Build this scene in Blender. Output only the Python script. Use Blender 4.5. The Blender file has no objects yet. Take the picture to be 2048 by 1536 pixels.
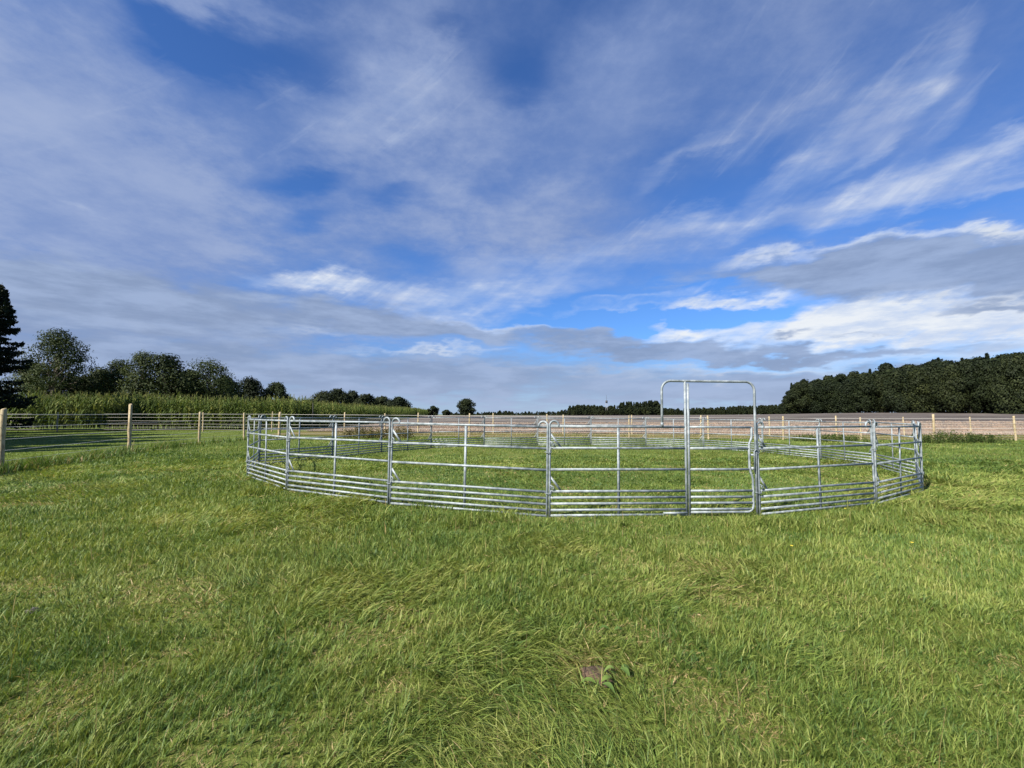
import bpy, math, random
import numpy as np
from mathutils import Vector

R = math.radians
C = bpy.context.scene.collection
SC = bpy.context.scene

# ------------------------------------------------------------------ camera
cam_d = bpy.data.cameras.new('camera')
cam = bpy.data.objects.new('camera', cam_d); C.objects.link(cam)
cam.location = (0, 0, 1.705)
cam.rotation_euler = (R(90 + 3.73), 0, 0)
cam_d.sensor_width = 36.0
cam_d.lens = 16.406
cam_d.clip_start = 0.05
cam_d.clip_end = 6000
SC.camera = cam
SC.view_settings.view_transform = 'Standard'
SC.view_settings.look = 'None'
SC.view_settings.gamma = 1.0
SC.view_settings.use_curve_mapping = False
EXPO = 1.2
SC.view_settings.exposure = EXPO
SC.cycles.max_bounces = 4
SC.cycles.diffuse_bounces = 2
SC.cycles.glossy_bounces = 2
SC.cycles.transmission_bounces = 3
SC.cycles.transparent_max_bounces = 4

# ------------------------------------------------------------------ sun and sky
TO_SUN = Vector((-0.72, -0.69, 0.0)).normalized()
SUN_EL = 40.0
sv = Vector((TO_SUN.x * math.cos(R(SUN_EL)), TO_SUN.y * math.cos(R(SUN_EL)), math.sin(R(SUN_EL))))
sun_d = bpy.data.lights.new('sun', 'SUN')
sun_d.energy = 4.8
sun_d.angle = R(0.55)
sun_d.color = (1.0, 0.93, 0.82)
sun = bpy.data.objects.new('sun', sun_d); C.objects.link(sun)
sun.location = (-30, -20, 40)
sun.rotation_euler = sv.to_track_quat('Z', 'Y').to_euler()

world = bpy.data.worlds.new('World'); SC.world = world
world.use_nodes = True
wt = world.node_tree
wt.nodes.clear()

# cloud banks: each row maps azimuth/elevation (degrees) to a soft ellipse, last number its weight
VEIL = [(0.1249, 0.0071, 5.7805, 0.0367, -0.0894, 3.9077, 0.8),
    (0.0965, -0.0392, 4.5149, -0.0519, -0.1331, 0.6881, 0.62),
    (0.0743, 0.0036, 3.2711, 0.0401, -0.1791, 4.2019, 0.5),
    (0.1874, -0.087, 8.6014, -0.0678, -0.2229, 3.489, 0.25),
    (0.0961, 0.0306, 0.5021, 0.0793, -0.272, 10.3275, 0.85),
    (0.0792, 0.0805, -2.0043, 0.099, -0.1953, 8.9895, 0.34),
    (0.1558, -0.0573, 5.3074, -0.0424, -0.3446, 9.2542, 0.35),
    (0.0975, 0.0478, -0.6772, 0.0947, -0.274, 8.9974, 0.4),
    (0.0546, -0.0036, 1.138, 0.0077, -0.2661, 5.4131, 0.42),
    (0.069, 0.0001, 0.101, 0.0033, -0.3374, 8.161, 0.5),
    (0.0994, 0.0414, -2.2743, 0.0337, -0.158, 4.1171, 0.3),
    (0.1096, -0.1212, 3.219, -0.0566, -0.0978, 4.0353, 0.4),
    (0.0734, -0.0006, -0.4732, -0.0153, -0.3985, 8.37, 0.42),
    (0.2317, -0.1336, 13.3035, -0.1633, -0.564, 12.7192, -0.75),
    (0.2385, -0.0355, 9.0297, 0.0884, -0.6014, 23.2053, -0.5),
    (0.3203, 0.0132, 8.0311, 0.1427, -0.6119, 24.9766, -0.3),
    (0.0977, -0.015, 3.9133, 0.2124, -1.1441, 49.5966, 0.4),
    (0.1931, 0.0064, 4.7861, 0.146, -0.795, 23.6138, -0.62),
    (0.2407, 0.0046, 3.3664, 0.0871, -0.8796, 23.3053, -0.5),
    (0.3178, 0.0097, 7.5688, 0.1926, -1.2304, 31.4377, -0.4),
    (0.2603, 0.1773, -7.1254, 0.0824, -0.2808, 10.1394, -0.55),
    (0.1248, 0.0197, -3.2957, 0.0021, -0.3975, 9.7089, -0.3),
    (0.056, 0.0245, -2.0282, 0.0138, -0.1661, 5.8266, 0.32),
    (0.1105, 0.03, -5.4975, -0.0052, -0.1728, 5.6847, 0.06),
    (0.2392, 0.0037, 2.9386, 0.0398, -0.5942, 11.4791, -0.5),
    (0.0371, 0.0015, 1.3983, 0.0223, -0.2296, 2.5039, 0.6),
    (0.3933, 0.0059, 2.8968, 0.0716, -1.0333, 42.7607, -0.3),
    (0.0675, 0.001, -1.1361, -0.0114, -0.4809, 5.7911, -0.9),
    (0.1586, 0.0064, -3.7987, -0.0472, -1.3131, 20.8277, -0.6),
    (0.1008, 0.0074, -4.0216, -0.0872, -1.2173, 25.5292, -0.5),
    (0.2326, -0.0092, -7.8535, -0.032, -0.1716, 3.9332, 0.1),
    (0.1725, 0.1091, -5.4942, 0.1633, -0.4416, 10.1325, -0.2)]
WHITE = [(0.1072, 0.0284, 0.7553, 0.0769, -0.291, 10.8576, 0.2),
    (0.2201, 0.0123, 10.0608, 0.0868, -0.2197, 9.2837, 0.1),
    (0.1181, 0.0692, -6.2837, 0.1807, -0.3927, 4.1579, 0.3),
    (0.1442, 0.1092, -8.9894, 0.4371, -0.5138, -3.7756, 0.22),
    (0.2454, 0.1574, -11.4106, 0.3285, -0.6236, 5.3132, 0.26),
    (0.2076, 0.1582, -12.9725, 0.6057, -0.5993, -10.6899, 0.2),
    (0.1446, 0.0338, -6.7715, 0.0858, -0.6279, 9.3203, 0.3),
    (0.2168, 0.0291, -8.8635, -0.0034, -0.6085, 12.0863, 0.34),
    (0.2326, 0.0593, -12.3469, 0.2443, -1.2259, 14.8082, 0.34),
    (0.1125, 0.0498, -4.6664, 0.0596, -0.3516, 9.0531, 0.1),
    (0.2004, 0.142, -13.126, 0.7705, -0.9486, -6.3213, 0.22),
    (0.1482, 0.0865, -7.6087, 0.4392, -1.2715, 23.709, 0.12),
    (0.2819, 0.0364, -13.802, 0.013, -1.7552, 32.357, 0.24),
    (0.149, 0.0704, -5.2252, 0.3186, -1.3864, 32.7554, 0.16),
    (0.2686, 0.1157, -12.6485, 0.5578, -1.6882, 19.6637, 0.2),
    (0.196, 0.0415, -6.862, 0.1285, -1.6759, 31.5074, 0.2),
    (0.2919, 0.2489, -11.2844, 0.3554, -0.5931, 9.68, 0.14),
    (0.144, 0.0167, -3.5809, -0.0018, -0.6378, 13.4278, 0.42),
    (0.0899, 0.0037, -3.6218, -0.2058, -2.1943, 43.6792, 0.75),
    (0.244, -0.0093, -11.3873, -0.69, -2.7371, 74.6744, 0.6),
    (0.2912, 0.0291, -8.4969, 0.0056, -2.1305, 35.8356, 0.4),
    (0.2015, -0.0046, 4.856, 0.0562, -1.024, 16.5603, 0.62),
    (0.085, -0.0047, 1.2338, -0.0073, -0.8679, 12.6636, 0.38),
    (0.0932, 0.0157, -0.1509, 0.0858, -0.5569, 8.3289, 0.42),
    (0.1489, -0.0067, 1.225, -0.0208, -0.9344, 11.6429, 0.35),
    (0.0809, 0.0055, -0.6356, 0.0186, -0.625, 11.4365, 0.3),
    (0.1808, 0.0163, -4.3652, 0.0521, -1.3857, 16.3195, 1.1),
    (0.2991, 0.0092, -8.7333, -0.0681, -1.7237, 23.5582, 0.7),
    (0.2273, -0.0051, -4.4294, -0.0662, -1.1628, 12.0951, 1.0),
    (0.0993, 0.0053, -3.3014, 0.0167, -0.5712, 4.2811, 1.1),
    (0.1103, -0.005, -4.6854, -0.051, -0.3962, 5.3805, 1.25),
    (0.2053, 0.0274, -7.7405, 0.1525, -1.2591, 7.9706, 0.5),
    (0.3283, -0.0162, -15.7324, -0.0878, -0.5313, 8.7842, 0.6),
    (0.1238, -0.0087, 0.278, -0.1308, -2.0635, 22.1144, 0.5),
    (0.0896, -0.0013, -1.1127, -0.0403, -2.0861, 10.9765, 0.7),
    (0.1808, -0.0007, -0.6196, -0.014, -2.3342, 13.4572, 0.6),
    (0.3176, -0.0229, 7.558, -0.0717, -1.7828, 15.8121, 0.6),
    (0.4355, -0.0667, 17.4074, -0.3611, -1.8673, 2.0582, 0.45),
    (0.3673, 0.0176, 16.7359, 0.4289, -2.606, 43.8809, 0.5),
    (0.1283, 0.0015, 1.2759, 0.0563, -2.3744, 19.0329, 0.55),
    (0.1256, 0.004, 3.6744, 0.1213, -2.6678, 15.9534, 0.55),
    (0.179, 0.0125, -0.4172, 0.1741, -2.746, 28.0761, 0.5),
    (0.0863, 0.0009, -2.7473, 0.0138, -1.5958, 7.3748, 0.5),
    (0.0982, 0.0005, -2.4173, 0.0083, -2.5584, 11.0458, 0.5),
    (0.5915, -0.0289, 28.9267, 0.4314, -2.8463, 75.0432, 0.25),
    (0.4967, -0.0574, 22.2595, -0.0171, -2.5477, 42.9547, 0.2),
    (0.1135, 0.0181, -1.8767, 0.2197, -1.8985, 22.4961, 0.35),
    (0.2825, 0.0255, -4.0428, 0.1336, -2.4345, 28.4625, 0.5),
    (0.1015, 0.0018, -1.5351, -0.0114, -0.7141, 8.2231, -0.45),
    (0.2595, 0.0041, -7.3776, -0.0526, -1.3366, 15.6844, -0.6)]
GREY = [(0.0935, -0.0024, 4.3655, 0.0152, -0.3169, 4.1859, 0.9),
    (0.0798, -0.0075, 2.868, -0.0264, -0.4436, 3.8454, 1.0),
    (0.0788, -0.0108, 1.3781, -0.0668, -0.6314, 5.945, 1.1),
    (0.1794, -0.0245, 1.1762, -0.1436, -1.1717, 10.9572, 0.6),
    (0.0687, 0.003, 2.8409, 0.0356, -0.3624, 3.793, 0.7),
    (0.1116, 0.0025, -4.7192, -0.0357, -0.4289, 7.0422, 1.3),
    (0.2022, -0.0103, -9.7434, -0.0884, -0.3774, 8.8811, 1.1),
    (0.1295, 0.0108, -4.5491, -0.0022, -0.5924, 8.7422, 0.95),
    (0.1301, 0.0093, -3.395, -0.0135, -0.8512, 14.1117, 0.5),
    (0.2969, 0.0349, -5.9868, 0.1136, -1.9642, 27.0309, 0.4),
    (0.1093, -0.0068, -0.7836, -0.0768, -1.0359, 10.4542, 0.95),
    (0.0688, -0.0037, -1.2294, -0.0843, -1.0741, 9.4757, 0.95),
    (0.0825, -0.0008, -2.9724, -0.0509, -1.6783, 11.5697, 0.7),
    (0.3045, -0.0146, -13.9811, -0.3227, -1.966, 32.8986, 0.9),
    (0.4869, -0.0166, -14.9616, -0.2354, -2.7243, 30.0639, 0.8),
    (0.433, -0.0176, -16.3721, -0.4358, -4.1427, 48.8214, 0.5),
    (0.4643, -0.0217, -20.9038, -0.4333, -3.846, 44.3954, 0.4),
    (0.033, 0.0003, 0.2493, 0.006, -0.457, 2.6529, 0.7),
    (0.0345, -0.0005, -0.468, -0.0051, -0.4657, 1.2859, 0.75),
    (0.0428, 0.0014, 1.2509, 0.0125, -0.3734, 1.641, 0.65),
    (0.055, -0.0023, -2.1829, -0.0177, -0.5294, 1.9217, 0.7),
    (0.0808, 0.0011, -1.4488, -0.0161, -0.621, 7.2971, -0.9),
    (0.2134, 0.012, -5.2655, -0.0363, -2.0442, 30.9069, -0.5),
    (0.1119, 0.0041, -4.7948, -0.1856, -1.4384, 33.0423, -0.4)]


class Expr:
    """small helper that writes Math nodes"""
    def __init__(s, tree): s.t = tree
    def m(s, op, a, b=None, c=None, clamp=False):
        n = s.t.nodes.new('ShaderNodeMath'); n.operation = op; n.use_clamp = clamp
        for i, v in enumerate((a, b, c)):
            if v is None: continue
            if isinstance(v, (int, float)): n.inputs[i].default_value = v
            else: s.t.links.new(v, n.inputs[i])
        return n.outputs[0]
    def noise(s, vec, scale, detail=4, rough=0.55, dist=0.0, dims='3D'):
        n = s.t.nodes.new('ShaderNodeTexNoise'); n.noise_dimensions = dims
        n.inputs['Scale'].default_value = scale; n.inputs['Detail'].default_value = detail
        n.inputs['Roughness'].default_value = rough; n.inputs['Distortion'].default_value = dist
        if vec is not None: s.t.links.new(vec, n.inputs['Vector'])
        return n.outputs[0]
    def xyz(s, x, y, z):
        n = s.t.nodes.new('ShaderNodeCombineXYZ')
        for i, v in enumerate((x, y, z)):
            if isinstance(v, (int, float)): n.inputs[i].default_value = v
            else: s.t.links.new(v, n.inputs[i])
        return n.outputs[0]
    def mix(s, f, a, b, blend='MIX'):
        n = s.t.nodes.new('ShaderNodeMix'); n.data_type = 'RGBA'; n.blend_type = blend
        for sock, v in ((n.inputs[0], f), (n.inputs[6], a), (n.inputs[7], b)):
            if isinstance(v, (int, float)): sock.default_value = v
            elif isinstance(v, tuple): sock.default_value = (v[0], v[1], v[2], 1)
            else: s.t.links.new(v, sock)
        return n.outputs[2]
    def ramp(s, f, stops):
        n = s.t.nodes.new('ShaderNodeValToRGB'); e = n.color_ramp.elements
        while len(e) < len(stops): e.new(0.5)
        for k, (p, c) in enumerate(stops):
            e[k].position = p
            e[k].color = (c, c, c, 1) if isinstance(c, (int, float)) else (c[0], c[1], c[2], 1)
        s.t.links.new(f, n.inputs[0])
        return n.outputs[0]
    def smooth(s, v, lo, hi):
        n = s.t.nodes.new('ShaderNodeMapRange'); n.interpolation_type = 'SMOOTHSTEP'
        n.inputs[1].default_value = lo; n.inputs[2].default_value = hi
        s.t.links.new(v, n.inputs[0])
        return n.outputs[0]

def lin(r, g, b):
    f = lambda v: ((v / 255 + 0.055) / 1.055) ** 2.4 if v > 10 else v / 255 / 12.92
    return (f(r), f(g), f(b))

def sky_colour(r, g, b):          # a cloud's brightness, before the exposure
    k = 2 ** -EXPO
    return tuple(v * k for v in lin(r, g, b))

def build_sky():
    e = Expr(wt); m = e.m
    tc = wt.nodes.new('ShaderNodeTexCoord')
    sep = wt.nodes.new('ShaderNodeSeparateXYZ'); wt.links.new(tc.outputs['Generated'], sep.inputs[0])
    x, y, z = sep.outputs
    D = 180 / math.pi
    az = m('MULTIPLY', m('ARCTAN2', x, y), D)
    el = m('MULTIPLY', m('ARCSINE', z), D)
    # a flat cloud deck seen in perspective, for texture that closes up towards the horizon
    zz = m('ADD', m('MAXIMUM', z, 0.0), 0.11)
    deck = e.xyz(m('DIVIDE', x, zz), m('DIVIDE', y, zz), 0.0)
    # streaks blown along one direction of the deck
    ca, sa = math.cos(R(35)), math.sin(R(35))
    dx, dy = m('DIVIDE', x, zz), m('DIVIDE', y, zz)
    along = m('ADD', m('MULTIPLY', dx, ca), m('MULTIPLY', dy, sa))
    across = m('SUBTRACT', m('MULTIPLY', dy, ca), m('MULTIPLY', dx, sa))
    streak = e.noise(e.xyz(m('MULTIPLY', along, 0.55), m('MULTIPLY', across, 1.5), 0), 2.4, 4, 0.62, 0, '2D')
    soft = e.noise(deck, 1.1, 2, 0.5, 0, '2D')
    fluff = e.noise(deck, 3.6, 7, 0.66, 0, '2D')
    flat = e.noise(e.xyz(az, m('MULTIPLY', el, 4.5), 0.0), 0.11, 6, 0.62, 0, '2D')
    # long wisps drawn out by the wind, rising to the right
    cw, sw_ = math.cos(R(36)), math.sin(R(36))
    wisp = e.noise(e.xyz(m('MULTIPLY', m('ADD', m('MULTIPLY', az, cw), m('MULTIPLY', el, sw_)), 0.05),
                         m('MULTIPLY', m('SUBTRACT', m('MULTIPLY', el, cw), m('MULTIPLY', az, sw_)), 0.22), 0), 1.0, 5, 0.58, 0.25, '2D')
    fibre = e.noise(e.xyz(m('MULTIPLY', m('ADD', m('MULTIPLY', az, cw), m('MULTIPLY', el, sw_)), 0.10),
                         m('MULTIPLY', m('SUBTRACT', m('MULTIPLY', el, cw), m('MULTIPLY', az, sw_)), 0.75), 0), 1.0, 5, 0.62, 0.15, '2D')
    # warp the angles so that cloud edges fray
    w1 = e.noise(deck, 1.9, 3, 0.55, 0, '2D'); w2 = e.noise(e.xyz(dy, dx, 0), 1.7, 3, 0.55, 0, '2D')
    w3 = e.noise(e.xyz(az, m('MULTIPLY', el, 3.0), 0), 0.16, 5, 0.6, 0, '2D')
    az2 = m('ADD', az, m('MULTIPLY', m('SUBTRACT', w1, 0.5), 10.0))
    el2 = m('ADD', el, m('ADD', m('MULTIPLY', m('SUBTRACT', w2, 0.5), 3.0), m('MULTIPLY', m('SUBTRACT', w3, 0.5), 3.4)))

    def vm(op, *args):
        n = wt.nodes.new('ShaderNodeVectorMath'); n.operation = op
        for i, v in enumerate(args):
            if isinstance(v, tuple): n.inputs[i].default_value = v
            else: wt.links.new(v, n.inputs[i])
        return n.outputs['Value'] if op == 'DOT_PRODUCT' else n.outputs[0]
    AZ, EL = e.xyz(az2, az2, az2), e.xyz(el2, el2, el2)

    def layer(blobs, base, hard):
        '''sum of soft ellipses, three at a time: (1 - 0.2 q)^4, or ^2 for firmer edges'''
        acc = base
        for k in range(0, len(blobs), 3):
            bl = list(blobs[k:k + 3])
            while len(bl) < 3: bl.append((0, 0, 9, 0, 0, 9, 0))
            A, B, K, D_, E_, F_, amp = zip(*bl)
            u = vm('MULTIPLY_ADD', AZ, A, vm('MULTIPLY_ADD', EL, B, K))
            v = vm('MULTIPLY_ADD', AZ, D_, vm('MULTIPLY_ADD', EL, E_, F_))
            q = vm('MULTIPLY_ADD', u, u, vm('MULTIPLY', v, v))
            s_ = -0.38 if hard else -0.2
            q = vm('MAXIMUM', vm('MULTIPLY_ADD', q, (s_,) * 3, (1.0,) * 3), (0.0,) * 3)
            q = vm('MULTIPLY', q, q)
            if not hard: q = vm('MULTIPLY', q, q)
            acc = m('ADD', acc, vm('DOT_PRODUCT', q, amp))
        return acc
    sky = wt.nodes.new('ShaderNodeTexSky'); sky.sky_type = 'NISHITA'
    sky.sun_disc = False
    sky.sun_elevation = R(SUN_EL)
    sky.sun_rotation = math.atan2(TO_SUN.x, TO_SUN.y)
    sky.altitude = 50; sky.air_density = 1.0; sky.dust_density = 0.35; sky.ozone_density = 2.2
    base = e.mix(1.0, sky.outputs[0], SKY_TINT, 'MULTIPLY')
    # 1 high veil
    v = layer(VEIL, m('MULTIPLY_ADD', soft, 0.26, 0.05), False)
    v = m('MULTIPLY', v, m('MULTIPLY_ADD', fluff, 1.1, 0.45))
    v = m('ADD', v, m('MULTIPLY', m('SUBTRACT', streak, 0.5), 0.22))
    v = m('ADD', v, m('MULTIPLY', m('SUBTRACT', wisp, 0.5), 0.26))
    v = m('ADD', v, m('MULTIPLY', m('SUBTRACT', fluff, 0.5), 0.20))
    v = m('MULTIPLY', e.smooth(v, -0.22, 1.12), 0.93)
    # 2 white streaks
    w = layer(WHITE, -0.05, False)
    w = m('MULTIPLY', w, m('ADD', m('MULTIPLY', m('MULTIPLY', wisp, fibre), 2.1), m('MULTIPLY_ADD', flat, 0.9, 0.03)))
    w = m('ADD', w, m('MULTIPLY', e.smooth(m('MULTIPLY', wisp, fibre), 0.26, 0.50), 0.13))
    w = m('MINIMUM', m('MAXIMUM', m('MULTIPLY', w, 0.88), 0.0), 1.0)
    # 3 low grey
    g = layer(GREY, -0.05, True)
    g = m('MULTIPLY_ADD', m('SUBTRACT', flat, 0.5), 0.95, g)
    low = e.smooth(el, 9.0, 1.0)
    g = m('ADD', g, m('MULTIPLY', low, 0.15))
    g = e.smooth(g, 0.02, 0.95)
    g = m('MULTIPLY', g, e.smooth(el, 27.0, 15.0))
    vc = e.mix(e.smooth(m('ADD', m('MULTIPLY', fluff, 0.6), m('MULTIPLY', soft, 0.5)), 0.38, 0.75), sky_colour(130, 153, 201), sky_colour(158, 175, 212))
    c = e.mix(v, base, vc)
    wc = e.mix(e.smooth(m('ADD', m('MULTIPLY', flat, 0.7), m('MULTIPLY', fluff, 0.3)), 0.36, 0.62), sky_colour(198, 214, 241), sky_colour(238, 243, 249))
    c = e.mix(w, c, wc)
    gc = e.mix(e.smooth(flat, 0.35, 0.7), sky_colour(138, 157, 191), sky_colour(160, 179, 213))
    c = e.mix(m('MULTIPLY', g, 0.93), c, gc)
    hz = e.smooth(el, 7.0, 0.0)
    c = e.mix(m('MULTIPLY', hz, 0.55), c, sky_colour(176, 190, 220))
    bg = wt.nodes.new('ShaderNodeBackground')
    wt.links.new(c, bg.inputs[0]); bg.inputs[1].default_value = 1.0
    out = wt.nodes.new('ShaderNodeOutputWorld'); wt.links.new(bg.outputs[0], out.inputs[0])
SKY_STRENGTH = 0.053
SKY_TINT = (SKY_STRENGTH * 0.46, SKY_STRENGTH * 0.77, SKY_STRENGTH * 1.26)
build_sky()
world.cycles.sampling_method = 'NONE'


# ------------------------------------------------------------------ helpers
rng = np.random.default_rng(7)

def hash2(ix, iy, seed):
    h = (ix.astype(np.int64) * 374761393 + iy.astype(np.int64) * 668265263 + seed * 1442695041) & 0x7fffffff
    h = ((h ^ (h >> 13)) * 1274126177) & 0x7fffffff
    return ((h ^ (h >> 16)) & 0xffff) / 65535.0

def vnoise(x, y, scale, seed=0):
    x = np.asarray(x, float) / scale; y = np.asarray(y, float) / scale
    ix, iy = np.floor(x), np.floor(y); fx, fy = x - ix, y - iy
    fx = fx * fx * (3 - 2 * fx); fy = fy * fy * (3 - 2 * fy)
    a = hash2(ix, iy, seed); b = hash2(ix + 1, iy, seed); c = hash2(ix, iy + 1, seed); d = hash2(ix + 1, iy + 1, seed)
    return (a * (1 - fx) + b * fx) * (1 - fy) + (c * (1 - fx) + d * fx) * fy

def fbm(x, y, scale, seed=0):
    return 0.55 * vnoise(x, y, scale, seed) + 0.3 * vnoise(x, y, scale * 0.45, seed + 1) + 0.15 * vnoise(x, y, scale * 0.2, seed + 2)

def sstep(v, a, b):
    t = np.clip((np.asarray(v, float) - a) / (b - a), 0, 1)
    return t * t * (3 - 2 * t)

def ground_z(x, y):
    x = np.asarray(x, float); y = np.asarray(y, float)
    near = -0.0078 * (np.clip(x, -24, 26) - 2) * (1 - sstep(y, 40, 75))
    ratio = x / np.maximum(y, 1)
    rise = sstep(y, 48, 210) * (0.95 + 1.5 * sstep(ratio, 0.25, 0.85))
    bump = 0.035 * (vnoise(x, y, 2.3, 11) - 0.5) * (1 - sstep(y, 30, 45))
    return near + rise + bump

class MB:
    """collects vertices and faces for one mesh"""
    def __init__(s): s.v = []; s.q = []; s.t = []; s.n = 0; s.r = []; s.mi = []
    def add(s, V, Q=None, T=None, rnd=None, mat=0):
        V = np.asarray(V, float).reshape(-1, 3)
        if Q is not None and len(Q): s.q.append((np.asarray(Q, int) + s.n, mat))
        if T is not None and len(T): s.t.append((np.asarray(T, int) + s.n, mat))
        s.v.append(V); s.n += len(V)
        s.r.append(np.zeros(len(V)) if rnd is None else np.broadcast_to(rnd, len(V)).astype(float))
        return s
    def mesh(s, name, mats, smooth=False):
        V = np.concatenate(s.v); me = bpy.data.meshes.new(name)
        lv = []; ls = []; mi = []; off = 0
        for lst, k in ((s.q, 4), (s.t, 3)):
            for F, mat in lst:
                lv.append(F.ravel()); ls.append(off + np.arange(len(F)) * k); off += F.size
                mi.append(np.full(len(F), mat))
        lv = np.concatenate(lv); ls = np.concatenate(ls); mi = np.concatenate(mi)
        me.vertices.add(len(V)); me.vertices.foreach_set('co', V.ravel())
        me.loops.add(len(lv)); me.loops.foreach_set('vertex_index', lv.astype(np.int32))
        me.polygons.add(len(ls)); me.polygons.foreach_set('loop_start', ls.astype(np.int32))
        me.polygons.foreach_set('material_index', mi.astype(np.int32))
        if smooth: me.polygons.foreach_set('use_smooth', np.ones(len(ls), bool))
        at = me.attributes.new('rnd', 'FLOAT', 'POINT'); at.data.foreach_set('value', np.concatenate(s.r).astype(np.float32))
        for m_ in (mats if isinstance(mats, (list, tuple)) else [mats]): me.materials.append(m_)
        me.update(calc_edges=True); me.validate()
        return me
    def obj(s, name, mats, parent=None, smooth=False):
        return link(name, s.mesh(name, mats, smooth), parent)
    # shapes
    def tube(s, path, r, seg=8, ry=None, cap=True, rnd=None, mat=0, side=None):
        """swept tube; r a radius or one per point; ry squashes it along the side vector"""
        P = np.asarray(path, float); n = len(P)
        r = np.broadcast_to(np.asarray(r, float), n)
        T = np.gradient(P, axis=0); T /= np.linalg.norm(T, axis=1)[:, None] + 1e-12
        ref = np.array(side if side is not None else (0, 1, 0.001), float)
        if side is None and abs(T[0] @ ref) > 0.9: ref = np.array([1.0, 0, 0.001])
        V = []
        for i in range(n):
            b = ref - T[i] * (ref @ T[i]); b /= np.linalg.norm(b) + 1e-12
            a = np.cross(b, T[i])
            if side is None: ref = b
            ang = np.linspace(0, 2 * np.pi, seg, endpoint=False)
            kb = r[i] if ry is None else r[i] * ry
            V.append(P[i] + np.outer(np.cos(ang), a) * r[i] + np.outer(np.sin(ang), b) * kb)
        V = np.concatenate(V)
        i, j = np.meshgrid(np.arange(n - 1), np.arange(seg), indexing='ij'); j2 = (j + 1) % seg
        Q = np.stack([i * seg + j, i * seg + j2, (i + 1) * seg + j2, (i + 1) * seg + j], -1).reshape(-1, 4)
        T3 = []
        if cap:
            for k in range(1, seg - 1):
                T3.append((0, k + 1, k)); o = (n - 1) * seg; T3.append((o, o + k, o + k + 1))
        return s.add(V, Q, np.array(T3) if T3 else None, rnd=rnd, mat=mat)
    def box(s, c, size, rot=None, mat=0):
        h = np.array(size) / 2
        V = np.array([(x, y, z) for x in (-1, 1) for y in (-1, 1) for z in (-1, 1)]) * h
        if rot is not None: V = V @ np.array(rot).T
        Q = [(0, 1, 3, 2), (4, 6, 7, 5), (0, 4, 5, 1), (2, 3, 7, 6), (0, 2, 6, 4), (1, 5, 7, 3)]
        return s.add(V + np.array(c), Q, mat=mat)
    def leaves(s, P, size, rnd, rg, aspect=0.6, droop=0.0, mat=0, out=None):
        """rhombic leaf faces at points P"""
        n = len(P); size = np.broadcast_to(size, n)[:, None]
        u = rg.normal(size=(n, 3)); u[:, 2] -= droop * 1.5
        if out is not None:            # leaves of a clump face outwards
            nn = out + 0.42 * rg.normal(size=(n, 3)); nn /= np.linalg.norm(nn, axis=1)[:, None]
            u -= nn * (u * nn).sum(1)[:, None]
        u /= np.linalg.norm(u, axis=1)[:, None]
        if out is not None: w = np.cross(nn, u)
        else: w = rg.normal(size=(n, 3))
        w = w - u * (u * w).sum(1)[:, None]; w /= np.linalg.norm(w, axis=1)[:, None]
        V = np.stack([P - u * size * 0.5, P + w * size * 0.5 * aspect, P + u * size * 0.5, P - w * size * 0.5 * aspect], 1).reshape(-1, 3)
        Q = np.arange(n * 4).reshape(n, 4)
        return s.add(V, Q, rnd=np.repeat(np.broadcast_to(rnd, n), 4), mat=mat)

def link(name, me, parent=None):
    o = bpy.data.objects.new(name, me); C.objects.link(o)
    if parent is not None: o.parent = parent
    return o

def thing(name, label, cat, loc=(0, 0, 0), rz=0, group=None):
    o = bpy.data.objects.new(name, None); C.objects.link(o)
    o.location = loc; o.rotation_euler = (0, 0, rz)
    return tag(o, label, cat, group)

def tag(o, label, cat=None, group=None, kind=None):
    if label: o['label'] = label
    if cat: o['category'] = cat
    if group: o['group'] = group
    if kind: o['kind'] = kind
    return o

# ------------------------------------------------------------------ materials
def material(name):
    m = bpy.data.materials.new(name); m.use_nodes = True
    t = m.node_tree; b = t.nodes['Principled BSDF']
    return m, t, b, Expr(t)

def pos_of(t):
    return t.nodes.new('ShaderNodeNewGeometry').outputs['Position']

def attr(t, name, kind='GEOMETRY'):
    n = t.nodes.new('ShaderNodeAttribute'); n.attribute_name = name; n.attribute_type = kind
    return n

def bump(t, b, h, strength, dist=0.01):
    n = t.nodes.new('ShaderNodeBump'); n.inputs['Strength'].default_value = strength; n.inputs['Distance'].default_value = dist
    t.links.new(h, n.inputs['Height']); t.links.new(n.outputs[0], b.inputs['Normal'])

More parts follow.
